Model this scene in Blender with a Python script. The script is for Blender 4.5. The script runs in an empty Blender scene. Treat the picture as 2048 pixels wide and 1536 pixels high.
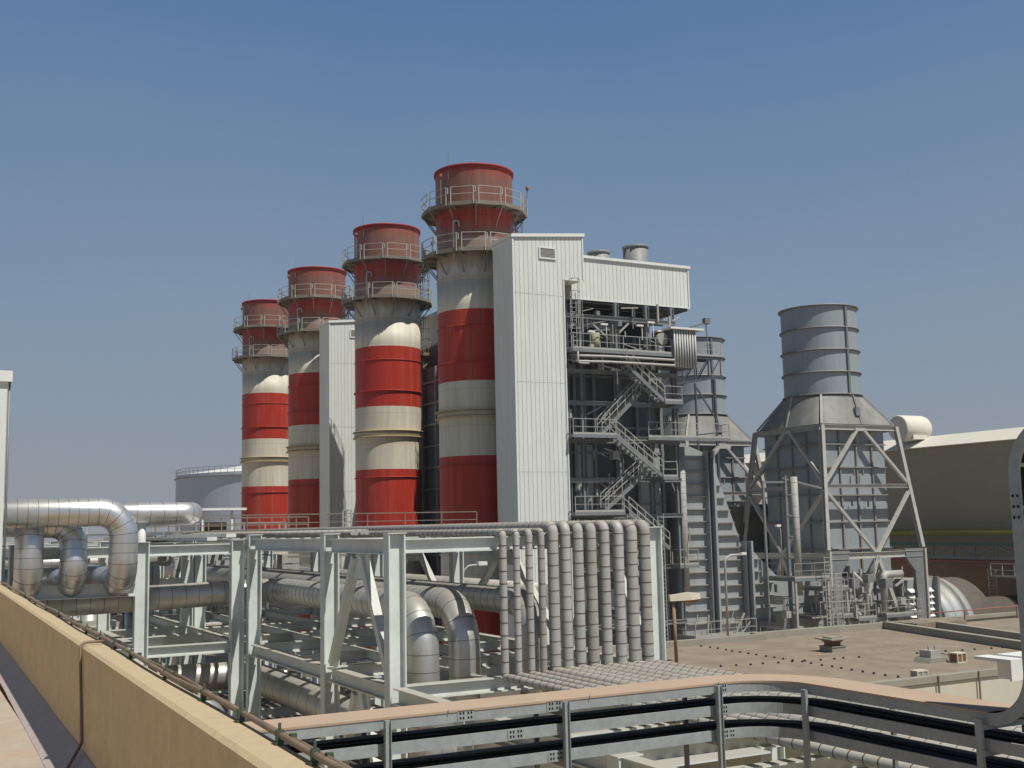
import bpy, math, random
from mathutils import Vector, Matrix
random.seed(7)
S = bpy.context.scene
# ------------------------------------------------------------------ camera
TH = math.radians(28); PT = math.atan(283/2297); RL = 0.0217; CZ = 14.0
fw = Vector((math.sin(TH)*math.cos(PT), math.cos(TH)*math.cos(PT), math.sin(PT)))
r0 = Vector((math.cos(TH), -math.sin(TH), 0)); u0 = r0.cross(fw)
rt = r0*math.cos(RL)-u0*math.sin(RL); up = u0*math.cos(RL)+r0*math.sin(RL)
cd = bpy.data.cameras.new('camera'); cam = bpy.data.objects.new('camera', cd)
S.collection.objects.link(cam); S.camera = cam
cd.sensor_width = 36; cd.lens = 2297/2048*36; cd.clip_start = 0.1; cd.clip_end = 6000
cam.matrix_world = Matrix(((rt.x, up.x, -fw.x, 0), (rt.y, up.y, -fw.y, 0), (rt.z, up.z, -fw.z, CZ), (0, 0, 0, 1)))
# ------------------------------------------------------------------ light
SUN_EL = math.radians(61); SUN_HD = math.radians(158)      # heading clockwise from +Y
sd = Vector((math.sin(SUN_HD)*math.cos(SUN_EL), math.cos(SUN_HD)*math.cos(SUN_EL), math.sin(SUN_EL)))
ld = bpy.data.lights.new('sun', 'SUN'); lo = bpy.data.objects.new('sun', ld); S.collection.objects.link(lo)
ld.energy = 5.0; ld.angle = math.radians(0.55); ld.color = (1, .95, .86)
lo.rotation_euler = (-sd).to_track_quat('-Z', 'Y').to_euler(); lo.location = (0, -20, 60)
w = bpy.data.worlds.new('World'); S.world = w; w.use_nodes = True
nt = w.node_tree; nt.nodes.clear()
sky = nt.nodes.new('ShaderNodeTexSky'); sky.sky_type = 'NISHITA'; sky.sun_disc = False
sky.sun_elevation = SUN_EL; sky.sun_rotation = SUN_HD; sky.altitude = 20
sky.air_density = 1.0; sky.dust_density = 2.2; sky.ozone_density = 2.0
bg = nt.nodes.new('ShaderNodeBackground'); bg.inputs[1].default_value = 0.062
wo = nt.nodes.new('ShaderNodeOutputWorld')
# dusty air: towards the horizon the sky turns to an even lavender grey
tc = nt.nodes.new('ShaderNodeTexCoord'); sx = nt.nodes.new('ShaderNodeSeparateXYZ')
mr = nt.nodes.new('ShaderNodeValToRGB'); mx = nt.nodes.new('ShaderNodeMixRGB')
nt.links.new(tc.outputs['Generated'], sx.inputs[0]); nt.links.new(sx.outputs[2], mr.inputs[0])
e = mr.color_ramp.elements; e[0].position = 0.0; e[0].color = (.9, .9, .9, 1); e[1].position = .62; e[1].color = (.93, .93, .93, 1)
mx.inputs[2].default_value = (2.9, 4.0, 6.6, 1)
SKYMIX = mx
hz = nt.nodes.new('ShaderNodeValToRGB')
h = hz.color_ramp.elements; h[0].position = 0.0; h[0].color = (.385, .408, .455, 1); h[1].position = .46; h[1].color = (.104, .232, .470, 1)
m9 = hz.color_ramp.elements.new(.75); m9.color = (.055, .075, .09, 1)
m2 = hz.color_ramp.elements.new(.18); m2.color = (.284, .388, .520, 1)
sc = nt.nodes.new('ShaderNodeMixRGB'); sc.blend_type = 'MULTIPLY'; sc.inputs[0].default_value = 1
sc.inputs[2].default_value = (14, 14, 14, 1)
dn = nt.nodes.new('ShaderNodeTexNoise'); dn.inputs['Scale'].default_value = 3.2; dn.inputs['Detail'].default_value = 5
dm = nt.nodes.new('ShaderNodeMapping'); dm.inputs['Scale'].default_value = (1, 1, 2.2); nt.links.new(tc.outputs['Generated'], dm.inputs[0]); nt.links.new(dm.outputs[0], dn.inputs[0])
dr = nt.nodes.new('ShaderNodeMath'); dr.operation = 'MULTIPLY_ADD'; dr.inputs[1].default_value = .09; nt.links.new(dn.outputs[0], dr.inputs[0])
dz = nt.nodes.new('ShaderNodeMath'); dz.operation = 'ADD'; dz.inputs[1].default_value = -.045; nt.links.new(sx.outputs[2], dz.inputs[0]); nt.links.new(dz.outputs[0], dr.inputs[2])
nt.links.new(dr.outputs[0], hz.inputs[0]); nt.links.new(hz.outputs[0], sc.inputs[1])
nt.links.new(mr.outputs[0], mx.inputs[0]); nt.links.new(sky.outputs[0], mx.inputs[1]); nt.links.new(sc.outputs[0], mx.inputs[2])
nt.links.new(mx.outputs[0], bg.inputs[0]); nt.links.new(bg.outputs[0], wo.inputs[0])
S.view_settings.view_transform = 'Standard'; S.view_settings.look = 'None'; S.view_settings.gamma = 1
S.view_settings.exposure = -0.12; S.view_settings.use_curve_mapping = False
S.render.resolution_x = 1024; S.render.resolution_y = 768

# ------------------------------------------------------------------ materials
def mat(name, col, rough=.6, metal=0, dust=0, dcol=(.42, .35, .26), var=.12, scale=1.5, grime=0, gcol=(.16, .11, .07), bump=0, streak=False, spec=.3):
    m = bpy.data.materials.new(name); m.use_nodes = True; t = m.node_tree; b = t.nodes['Principled BSDF']
    b.inputs['Roughness'].default_value = rough; b.inputs['Metallic'].default_value = metal
    b.inputs['Specular IOR Level'].default_value = spec
    N = t.nodes.new; L = t.links.new
    geo = N('ShaderNodeNewGeometry'); mp = N('ShaderNodeMapping'); L(geo.outputs['Position'], mp.inputs[0])
    if streak: mp.inputs['Scale'].default_value = (1.6, 1.6, .16)
    n1 = N('ShaderNodeTexNoise'); n1.inputs['Scale'].default_value = scale; n1.inputs['Detail'].default_value = 6; n1.inputs['Roughness'].default_value = .65
    L(mp.outputs[0], n1.inputs[0])
    r = N('ShaderNodeMapRange'); r.inputs[1].default_value = .25; r.inputs[2].default_value = .75; r.inputs[3].default_value = 1-var; r.inputs[4].default_value = 1+var
    L(n1.outputs[0], r.inputs[0])
    vm = N('ShaderNodeMixRGB'); vm.blend_type = 'MULTIPLY'; vm.inputs[0].default_value = 1; vm.inputs[1].default_value = (*col, 1); L(r.outputs[0], vm.inputs[2])
    out = vm.outputs[0]
    if grime:
        n2 = N('ShaderNodeTexNoise'); n2.inputs['Scale'].default_value = scale*.45; n2.inputs['Detail'].default_value = 8; n2.inputs['Roughness'].default_value = .7
        L(mp.outputs[0], n2.inputs[0])
        r2 = N('ShaderNodeMapRange'); r2.inputs[1].default_value = .5; r2.inputs[2].default_value = .72; r2.inputs[4].default_value = grime; L(n2.outputs[0], r2.inputs[0])
        g = N('ShaderNodeMixRGB'); L(r2.outputs[0], g.inputs[0]); L(out, g.inputs[1]); g.inputs[2].default_value = (*gcol, 1); out = g.outputs[0]
    if dust:
        s = N('ShaderNodeSeparateXYZ'); L(geo.outputs['Normal'], s.inputs[0])
        r3 = N('ShaderNodeMapRange'); r3.inputs[1].default_value = .35; r3.inputs[2].default_value = .95; r3.inputs[4].default_value = dust; L(s.outputs[2], r3.inputs[0])
        d = N('ShaderNodeMixRGB'); L(r3.outputs[0], d.inputs[0]); L(out, d.inputs[1]); d.inputs[2].default_value = (*dcol, 1); out = d.outputs[0]
        if metal:
            q = N('ShaderNodeMath'); q.operation = 'MULTIPLY_ADD'; L(r3.outputs[0], q.inputs[0]); q.inputs[1].default_value = -metal*.8; q.inputs[2].default_value = metal; L(q.outputs[0], b.inputs['Metallic'])
    L(out, b.inputs['Base Color'])
    rr = N('ShaderNodeMapRange'); rr.inputs[3].default_value = max(rough-.1, .05); rr.inputs[4].default_value = min(rough+.15, 1); L(n1.outputs[0], rr.inputs[0]); L(rr.outputs[0], b.inputs['Roughness'])
    if bump:
        bn = N('ShaderNodeTexNoise'); bn.inputs['Scale'].default_value = 9; bn.inputs['Detail'].default_value = 8; L(geo.outputs['Position'], bn.inputs[0])
        bb = N('ShaderNodeBump'); bb.inputs['Strength'].default_value = bump; bb.inputs['Distance'].default_value = .05; L(bn.outputs[0], bb.inputs['Height']); L(bb.outputs[0], b.inputs['Normal'])
    return m
M = {}
M['steel'] = mat('painted_steel', (.66, .71, .685), .5, dust=.8, dcol=(.36, .33, .265), grime=.15, gcol=(.2, .18, .14))
M['steel_dark'] = mat('galvanised_steel', (.21, .225, .23), .55, .35, dust=.5, grime=.3)
M['galv'] = mat('galvanised_tray', (.33, .37, .385), .5, .15, dust=.3, grime=.3, gcol=(.24, .23, .21), scale=14, var=.16)
M['clad'] = mat('white_cladding', (.68, .715, .675), .5, var=.09, grime=.25, gcol=(.45, .43, .38), streak=True)
M['clad_trim'] = mat('cladding_trim', (.74, .76, .74), .45, var=.04)
M['rib'] = mat('cladding_seam', (.50, .52, .50), .6, var=.05)
M['alu'] = mat('aluminium_jacket', (.74, .74, .73), .34, .85, dust=.25, dcol=(.45, .42, .35), grime=.3, gcol=(.26, .21, .15), scale=.8)
M['alu_dusty'] = mat('dusty_aluminium_jacket', (.58, .575, .55), .42, .7, dust=.75, dcol=(.36, .335, .28), grime=.35, gcol=(.24, .2, .15), scale=.9)
M['seam'] = mat('jacket_seam', (.12, .10, .085), .7, .1)
M['riser'] = mat('riser_insulation', (.40, .395, .375), .72, .15, dust=.7, dcol=(.37, .345, .29), grime=.25, gcol=(.24, .20, .16), scale=2)
M['riser_old'] = mat('riser_insulation_dull', (.345, .335, .31), .8, .05, dust=.7, dcol=(.35, .32, .27), grime=.5, gcol=(.2, .16, .12), scale=2.5)
M['riser_new'] = mat('riser_insulation_newer', (.45, .45, .435), .6, .25, dust=.6, dcol=(.38, .35, .30), grime=.2, scale=1.5)
M['rust_seam'] = mat('banding', (.13, .08, .06), .7)
M['platform'] = mat('dusty_platform_steel', (.22, .20, .165), .7, .1, dust=.5, grime=.5)
M['rail'] = mat('handrail_galvanised', (.42, .42, .395), .6, .2)
M['duct'] = mat('duct_casing', (.36, .395, .41), .5, .15, dust=.5, grime=.3, gcol=(.22, .19, .16), var=.08, streak=True)
M['duct_rib'] = mat('duct_rib', (.27, .265, .25), .6, .1, dust=.7, grime=.5, gcol=(.2, .13, .08))
M['flue'] = mat('grey_flue', (.31, .355, .385), .55, .1, var=.10, grime=.2, gcol=(.24, .26, .27), streak=True, scale=2.5)
M['casing'] = mat('boiler_casing', (.095, .11, .125), .5, .2, var=.2, grime=.3, gcol=(.07, .06, .05))
M['struct'] = mat('boiler_steelwork', (.22, .24, .25), .55, .15, dust=.5, grime=.3)
M['black'] = mat('black_cable', (.012, .012, .012), .8, var=.4, scale=12)
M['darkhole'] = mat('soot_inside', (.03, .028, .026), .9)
M['para'] = mat('painted_parapet', (.64, .46, .245), .9, var=.11, scale=5, grime=.32, gcol=(.40, .29, .16), bump=.3, streak=False, dust=.6, dcol=(.38, .335, .25))
M['fillet'] = mat('bitumen_fillet', (.43, .375, .355), .8, var=.12, scale=5, bump=.2)
M['floor'] = mat('roof_screed', (.40, .34, .27), .9, var=.16, scale=2.5, grime=.5, gcol=(.46, .27, .16), bump=.3)
M['tanroof'] = mat('tan_roof', (.255, .21, .16), .9, var=.25, scale=1.1, grime=.8, gcol=(.18, .145, .11), bump=.3)
M['tanedge'] = mat('roof_edge', (.30, .285, .235), .85, var=.1, grime=.2)
M['cream'] = mat('cream_wall', (.55, .53, .44), .85, var=.05, grime=.35, gcol=(.60, .47, .22), streak=True, scale=1.2)
M['ground'] = mat('desert_ground', (.33, .265, .19), .95, var=.18, scale=.05, grime=.5, gcol=(.30, .26, .2))
M['cover'] = mat('dust_covered_tray_lid', (.43, .325, .24), .8, var=.08, scale=3, grime=.3, gcol=(.50, .32, .22))
M['hall'] = mat('hall_cladding', (.345, .305, .235), .8, var=.05)
M['hallroof'] = mat('hall_roof', (.66, .64, .56), .6, var=.04)
M['terra'] = mat('terracotta_wall', (.27, .18, .125), .85, var=.15, grime=.3)
M['yellow'] = mat('yellow_pipe', (.25, .25, .06), .6)
M['teal'] = mat('teal_truss', (.07, .16, .14), .6, var=.1)
M['tank'] = mat('tank_shell', (.40, .45, .52), .6, var=.06, streak=True, scale=.3)
M['tankroof'] = mat('tank_roof', (.70, .72, .70), .6)
M['lampcream'] = mat('lamp_housing', (.60, .56, .44), .5)
M['slat'] = mat('pale_slats', (.55, .56, .54), .6)
M['shade_casing'] = mat('shade_black_steel', (.04, .043, .046), .7, var=.2)  # near-black: penthouse underside shade put into the colour
M['shade_brown'] = mat('shade_brown_casing', (.115, .10, .085), .7, var=.2, grime=.4)  # dark brown carries painted shade for casing, enclosure and slab
M['frame'] = mat('stack_frame_paint', (.44, .44, .415), .55, dust=.3, grime=.3, gcol=(.3, .26, .2))
M['hood'] = mat('weathered_hood', (.255, .26, .245), .7, .1, var=.25, grime=.45, gcol=(.19, .18, .15), scale=.9)
M['orange'] = mat('amber_lens', (.55, .22, .04), .4)
M['brownpost'] = mat('brown_post', (.30, .20, .13), .7)
M['green'] = mat('green_clamp', (.07, .095, .065), .6)
M['conduit'] = mat('rusty_conduit', (.24, .175, .12), .6, .2, var=.3, scale=5)
M['white'] = mat('white_paint', (.75, .76, .73), .5)
M['pink'] = mat('faded_red_rail', (.38, .15, .13), .6)
M['equip'] = mat('equipment_grey', (.38, .37, .34), .6, .1, dust=.6)
M['brown'] = mat('rusty_brown', (.22, .12, .07), .8, var=.3)
M['yelcyl'] = mat('faded_vessel_paint', (.34, .32, .20), .6)
M['redrim'] = mat('red_rim', (.27, .03, .026), .6, grime=.6, gcol=(.1, .03, .03))
M['boot'] = mat('flange_paint', (.50, .44, .30), .6, grime=.5, gcol=(.40, .24, .08))

def band_mat():
    m = bpy.data.materials.new('banded_stack_paint'); m.use_nodes = True; t = m.node_tree; b = t.nodes['Principled BSDF']
    N = t.nodes.new; L = t.links.new
    geo = N('ShaderNodeNewGeometry'); s = N('ShaderNodeSeparateXYZ'); L(geo.outputs['Position'], s.inputs[0])
    d = N('ShaderNodeMath'); d.operation = 'DIVIDE'; L(s.outputs[2], d.inputs[0]); d.inputs[1].default_value = 42.0
    cr = N('ShaderNodeValToRGB'); cr.color_ramp.interpolation = 'CONSTANT'; L(d.outputs[0], cr.inputs[0])
    red = (.40, .032, .018, 1); cream = (.60, .575, .47, 1)
    E_ = cr.color_ramp.elements; E_[0].position = 0; E_[0].color = cream; E_[1].position = 3.1/42; E_[1].color = red
    for z, c in ((8.4, cream), (13.7, red), (19.0, cream), (24.3, red), (29.6, cream), (35.0, red)):
        x = E_.new(z/42); x.color = c
    out = cr.outputs[0]
    # soot near the mouth, as a weathered zone with an uneven edge
    n = N('ShaderNodeTexNoise'); n.inputs['Scale'].default_value = .7; n.inputs['Detail'].default_value = 7; n.inputs['Roughness'].default_value = .7
    mp = N('ShaderNodeMapping'); mp.inputs['Scale'].default_value = (2.5, 2.5, .8); L(geo.outputs['Position'], mp.inputs[0]); L(mp.outputs[0], n.inputs[0])
    zz = N('ShaderNodeMath'); zz.operation = 'MULTIPLY_ADD'; L(n.outputs[0], zz.inputs[0]); zz.inputs[1].default_value = 2.4; L(s.outputs[2], zz.inputs[2])
    rg = N('ShaderNodeValToRGB'); dv = N('ShaderNodeMapRange'); dv.inputs[1].default_value = 33; dv.inputs[2].default_value = 43; L(zz.outputs[0], dv.inputs[0]); L(dv.outputs[0], rg.inputs[0])
    e = rg.color_ramp.elements; e[0].position = 0; e[0].color = (0, 0, 0, 1); e[1].position = .98; e[1].color = (.05, .05, .05, 1)
    for p, v in ((.08, .05), (.14, .5), (.24, .78), (.38, .85), (.43, .2), (.52, .14), (.56, .85), (.76, .88), (.86, .3)):
        x = e.new(p); x.color = (v, v, v, 1)
    g = N('ShaderNodeMixRGB'); L(rg.outputs[0], g.inputs[0]); L(out, g.inputs[1]); g.inputs[2].default_value = (.19, .115, .09, 1)
    # fading and rust runs
    n2 = N('ShaderNodeTexNoise'); mp2 = N('ShaderNodeMapping'); mp2.inputs['Scale'].default_value = (1.8, 1.8, .12); L(geo.outputs['Position'], mp2.inputs[0]); L(mp2.outputs[0], n2.inputs[0])
    n2.inputs['Scale'].default_value = 1.6; n2.inputs['Detail'].default_value = 7
    r2 = N('ShaderNodeMapRange'); r2.inputs[1].default_value = .3; r2.inputs[2].default_value = .7; r2.inputs[3].default_value = .86; r2.inputs[4].default_value = 1.1; L(n2.outputs[0], r2.inputs[0])
    v = N('ShaderNodeMixRGB'); v.blend_type = 'MULTIPLY'; v.inputs[0].default_value = 1; L(g.outputs[0], v.inputs[1]); L(r2.outputs[0], v.inputs[2])
    # rust stain under the double flange
    r3 = N('ShaderNodeMapRange'); r3.inputs[1].default_value = 20.6; r3.inputs[2].default_value = 21.9; r3.inputs[4].default_value = .6; L(s.outputs[2], r3.inputs[0])
    r4 = N('ShaderNodeMapRange'); r4.inputs[1].default_value = 22.75; r4.inputs[2].default_value = 22.35; L(s.outputs[2], r4.inputs[0])
    mm = N('ShaderNodeMath'); mm.operation = 'MULTIPLY'; L(r3.outputs[0], mm.inputs[0]); L(r4.outputs[0], mm.inputs[1])
    m3 = N('ShaderNodeMath'); m3.operation = 'MULTIPLY'; L(mm.outputs[0], m3.inputs[0]); L(n2.outputs[0], m3.inputs[1])
    md = N('ShaderNodeMath'); md.operation = 'MODULO'; L(s.outputs[2], md.inputs[0]); md.inputs[1].default_value = 2.65
    lt = N('ShaderNodeMath'); lt.operation = 'LESS_THAN'; L(md.outputs[0], lt.inputs[0]); lt.inputs[1].default_value = .045
    ls = N('ShaderNodeMath'); ls.operation = 'MULTIPLY'; L(lt.outputs[0], ls.inputs[0]); ls.inputs[1].default_value = .28
    wv = N('ShaderNodeMixRGB'); L(ls.outputs[0], wv.inputs[0]); L(v.outputs[0], wv.inputs[1]); wv.inputs[2].default_value = (.12, .08, .06, 1); v = wv
    n4 = N('ShaderNodeTexNoise'); n4.inputs['Scale'].default_value = .9; n4.inputs['Detail'].default_value = 9; n4.inputs['Roughness'].default_value = .75; L(mp2.outputs[0], n4.inputs[0])
    r5 = N('ShaderNodeMapRange'); r5.inputs[1].default_value = .5; r5.inputs[2].default_value = .75; r5.inputs[4].default_value = .45; L(n4.outputs[0], r5.inputs[0])
    st = N('ShaderNodeMixRGB'); L(r5.outputs[0], st.inputs[0]); L(v.outputs[0], st.inputs[1]); st.inputs[2].default_value = (.36, .22, .14, 1); v = st
    q = N('ShaderNodeMixRGB'); L(m3.outputs[0], q.inputs[0]); L(v.outputs[0], q.inputs[1]); q.inputs[2].default_value = (.55, .36, .12, 1)
    L(q.outputs[0], b.inputs['Base Color']); b.inputs['Roughness'].default_value = .5; b.inputs['Specular IOR Level'].default_value = .3
    return m
M['bands'] = band_mat()

# ------------------------------------------------------------------ mesh helpers
class MB:
    def __init__(s): s.v = []; s.f = []; s.m = []; s.sm = []
    def face(s, idx, m=0, smooth=False): s.f.append(idx); s.m.append(m); s.sm.append(smooth)
    def box(s, x0, x1, y0, y1, z0, z1, m=0):
        k = len(s.v); s.v += [(x, y, z) for z in (z0, z1) for y in (y0, y1) for x in (x0, x1)]
        for q in ((0, 2, 3, 1), (4, 5, 7, 6), (0, 1, 5, 4), (2, 6, 7, 3), (0, 4, 6, 2), (1, 3, 7, 5)): s.face([k+i for i in q], m)
        return s
    def bar(s, p, q, w_, h_=None, m=0, upv=(0, 0, 1)):
        p = Vector(p); q = Vector(q); d = (q-p)
        if d.length < 1e-6: return s
        d.normalize(); u = Vector(upv)
        if abs(d.dot(u)) > .98: u = Vector((0, 1, 0)) if abs(d.y) < .9 else Vector((1, 0, 0))
        x = d.cross(u).normalized(); y = x.cross(d); h_ = w_ if h_ is None else h_
        k = len(s.v)
        for c in (p, q):
            for a, b in ((-1, -1), (1, -1), (1, 1), (-1, 1)): s.v.append(tuple(c+x*a*w_/2+y*b*h_/2))
        for f in ((3, 2, 1, 0), (4, 5, 6, 7), (0, 1, 5, 4), (1, 2, 6, 5), (2, 3, 7, 6), (3, 0, 4, 7)): s.face([k+i for i in f], m)
        return s
    def ibeam(s, p, q, h=.4, w=.3, t=.03, m=0, upv=(0, 0, 1)):
        p = Vector(p); q = Vector(q); d = (q-p).normalized(); u = Vector(upv)
        if abs(d.dot(u)) > .98: u = Vector((1, 0, 0))
        x = d.cross(u).normalized(); y = x.cross(d)
        for sg in (-1, 1): s.bar(p+y*sg*(h/2-t/2), q+y*sg*(h/2-t/2), w, t, m, upv=tuple(y))
        s.bar(p, q, t*.7, h-2*t, m, upv=tuple(y)); return s
    def column(s, x, y, z0, z1, h=.42, w=.34, t=.035, m=0):
        # web faces +-Y, flanges face +-X
        s.box(x-h/2, x-h/2+t, y-w/2, y+w/2, z0, z1, m); s.box(x+h/2-t, x+h/2, y-w/2, y+w/2, z0, z1, m)
        s.box(x-h/2+t, x+h/2-t, y-.012, y+.012, z0, z1, m); return s
    def rings(s, cen, r, n=20, m=0, smooth=True, cap=(0, 0)):
        # cen: list of (point, dir, radius, mat)
        k0 = len(s.v); prev = None; u = None
        for i, (c, d, rad, mm) in enumerate(cen):
            d = Vector(d).normalized()
            if u is None:
                u = Vector((0, 0, 1)) if abs(d.z) < .9 else Vector((1, 0, 0))
            u = (u-d*u.dot(d)).normalized(); x = d.cross(u)
            for j in range(n):
                a = 2*math.pi*j/n; s.v.append(tuple(Vector(c)+(u*math.cos(a)+x*math.sin(a))*rad))
        for i in range(len(cen)-1):
            for j in range(n):
                a = k0+i*n+j; b = k0+i*n+(j+1) % n
                s.face([a, b, b+n, a+n], cen[i+1][3], smooth)
        if cap[0]: s.face([k0+j for j in range(n)][::-1], cen[0][3])
        if cap[1]: s.face([k0+(len(cen)-1)*n+j for j in range(n)], cen[-1][3])
        return s
    def tube(s, path, r, n=18, bend=None, band=None, bw=.02, lip=.004, cap=(1, 1), m=0, mb=1, off=0):
        P = [Vector(p) for p in path]; bend = 1.5*r*2 if bend is None else bend
        pts = [P[0]]; 
        for i in range(1, len(P)-1):
            a = (P[i-1]-P[i]).normalized(); b = (P[i+1]-P[i]).normalized(); ang = math.acos(max(-1, min(1, a.dot(b))))
            if ang > 3.1 or ang < .05: pts.append(P[i]); continue
            t = min(bend/math.tan(ang/2), (P[i-1]-P[i]).length*.95, (P[i+1]-P[i]).length*.95); rr = t*math.tan(ang/2)
            c = P[i]+(a+b).normalized()*rr/math.sin(ang/2); s0 = P[i]+a*t; s1 = P[i]+b*t
            v0 = s0-c; v1 = s1-c; tot = math.pi-ang; K = max(4, int(tot/.2))
            for k in range(K+1):
                f = k/K; pts.append(c+(v0*math.sin((1-f)*tot)+v1*math.sin(f*tot))/math.sin(tot))
        pts.append(P[-1])
        # cumulative
        cum = [0]
        for i in range(1, len(pts)): cum.append(cum[-1]+(pts[i]-pts[i-1]).length)
        T = cum[-1]
        def at(t):
            t = max(0, min(T, t))
            for i in range(1, len(pts)):
                if t <= cum[i] or i == len(pts)-1:
                    L_ = cum[i]-cum[i-1]; f = (t-cum[i-1])/L_ if L_ else 0; return pts[i-1].lerp(pts[i], f)
        def dr(t):
            e_ = min(.05, T*.1); return (at(t+e_)-at(t-e_)).normalized()
        st = [(c, 0) for c in cum]
        if band:
            b_ = band*.5+off; 
            while b_ < T-bw: st.append((b_, 1)); b_ += band*random.uniform(.97, 1.03)
        st.sort(); bs = [c for c, k in st if k]
        cen = [(at(c), dr(c), r, m) for c, k in st if not k]
        s.rings(cen, r, n, m, True, cap)
        for c in bs:
            d_ = dr(c); q_ = at(c); h_ = d_*bw/2
            s.rings([(q_-h_, d_, r, mb), (q_-h_*.99, d_, r+lip, mb), (q_+h_*.99, d_, r+lip, mb), (q_+h_, d_, r, mb)], r, n, mb, False, (0, 0))
        return s
    def cyl(s, c, r0, r1, z0, z1, n=32, m=0, cap=(0, 1), smooth=True):
        s.rings([((c[0], c[1], z0), (0, 0, 1), r0, m), ((c[0], c[1], z1), (0, 0, 1), r1, m)], r0, n, m, smooth, cap); return s
    def annulus(s, c, ri, ro, z0, z1, n=40, m=0, smooth=True, ph=0):
        k = len(s.v)
        for (r, z) in ((ri, z0), (ro, z0), (ro, z1), (ri, z1)):
            for j in range(n):
                a = 2*math.pi*j/n+ph; s.v.append((c[0]+r*math.cos(a), c[1]+r*math.sin(a), z))
        for q in range(4):
            for j in range(n):
                a = k+q*n+j; b = k+q*n+(j+1) % n; c_ = k+((q+1) % 4)*n+(j+1) % n; d = k+((q+1) % 4)*n+j
                s.face([a, b, c_, d], m, smooth and q in (1, 3))
        return s
    def prism(s, poly, y0, y1, m=0):          # polygon in XZ extruded along Y
        k = len(s.v); n = len(poly)
        for y in (y0, y1): s.v += [(x, y, z) for x, z in poly]
        s.face([k+i for i in range(n)], m); s.face([k+n+i for i in range(n)][::-1], m)
        for i in range(n): s.face([k+i, k+n+i, k+n+(i+1) % n, k+(i+1) % n], m)
        return s
    def prismYZ(s, poly, x0, x1, m=0):
        k = len(s.v); n = len(poly)
        for x in (x0, x1): s.v += [(x, y, z) for y, z in poly]
        s.face([k+i for i in range(n)][::-1], m); s.face([k+n+i for i in range(n)], m)
        for i in range(n): s.face([k+i, k+(i+1) % n, k+n+(i+1) % n, k+n+i], m)
        return s
    def build(s, name, mats, parent=None, label=None, kind=None):
        me = bpy.data.meshes.new(name); o = Vector((0, 0, 0)); p = parent
        while p is not None: o += p.location; p = p.parent
        me.from_pydata([(v[0]-o.x, v[1]-o.y, v[2]-o.z) for v in s.v], [], s.f)
        if isinstance(mats, str): mats = [mats]
        for a in mats: me.materials.append(M[a])
        me.polygons.foreach_set('material_index', s.m); me.polygons.foreach_set('use_smooth', s.sm); me.update()
        ob = bpy.data.objects.new(name, me); S.collection.objects.link(ob)
        if parent is not None: ob.parent = parent
        if label: ob['label'] = label
        if kind: ob['kind'] = kind
        return ob
def thing(name, label, cat, loc=(0, 0, 0), group=None):
    o = bpy.data.objects.new(name, None); S.collection.objects.link(o); o.location = loc; o.empty_display_size = .3
    o['label'] = label; o['category'] = cat
    if group: o['group'] = group
    return o
def tag(o, label, cat, group=None):
    o['label'] = label; o['category'] = cat
    if group: o['group'] = group
    return o
def copy_tree(o, label=None, off=(0, 0, 0), parent=None):
    c = o.copy(); S.collection.objects.link(c)
    if parent is None: c.location = Vector(o.location)+Vector(off)
    else: c.parent = parent
    if label: c['label'] = label
    for ch in o.children: copy_tree(ch, None, (0, 0, 0), c)
    return c
def railing(mb, pts, h=1.1, step=1.5, t=.04, toe=True, m=0, mids=1):
    for a, b in zip(pts[:-1], pts[1:]):
        a = Vector(a); b = Vector(b); L_ = (b-a).length; n = max(1, round(L_/step)); U = Vector((0, 0, 1))
        for i in range(n+1): p = a.lerp(b, i/n); mb.bar(p, p+U*h, t, t, m)
        mb.bar(a+U*h, b+U*h, t, t, m)
        for k in range(mids): f = (k+1)/(mids+1); mb.bar(a+U*h*f, b+U*h*f, t*.8, t*.8, m)
        if toe: mb.bar(a+U*.08, b+U*.08, .02, .14, m)
    return mb
def ladder(mb, x, y, z0, z1, w_=.45, axis='x', m=0, cage=False):
    dx, dy = (w_/2, 0) if axis == 'x' else (0, w_/2)
    for sg in (-1, 1): mb.bar((x+sg*dx, y+sg*dy, z0), (x+sg*dx, y+sg*dy, z1), .05, .05, m)
    z = z0+.2
    while z < z1: mb.bar((x-dx, y-dy, z), (x+dx, y+dy, z), .03, .03, m); z += .3
    if cage:
        z = z0+2.2; r = .38; oy = -.36
        hoops = []
        while z < z1+.9: hoops.append(z); z += .9
        angs = [math.pi*(1+k/6) for k in range(7)]
        for z in hoops:
            P = [(x+r*math.cos(a), y+oy*.2+r*1.6*math.sin(a), z) for a in angs]
            for a, b in zip(P[:-1], P[1:]): mb.bar(a, b, .04, .04, m)
        if hoops:
            for a in angs[1::2]:
                q = (x+r*math.cos(a), y+oy*.2+r*1.6*math.sin(a)); mb.bar((*q, hoops[0]), (*q, hoops[-1]), .03, .03, m)
    return mb
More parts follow.
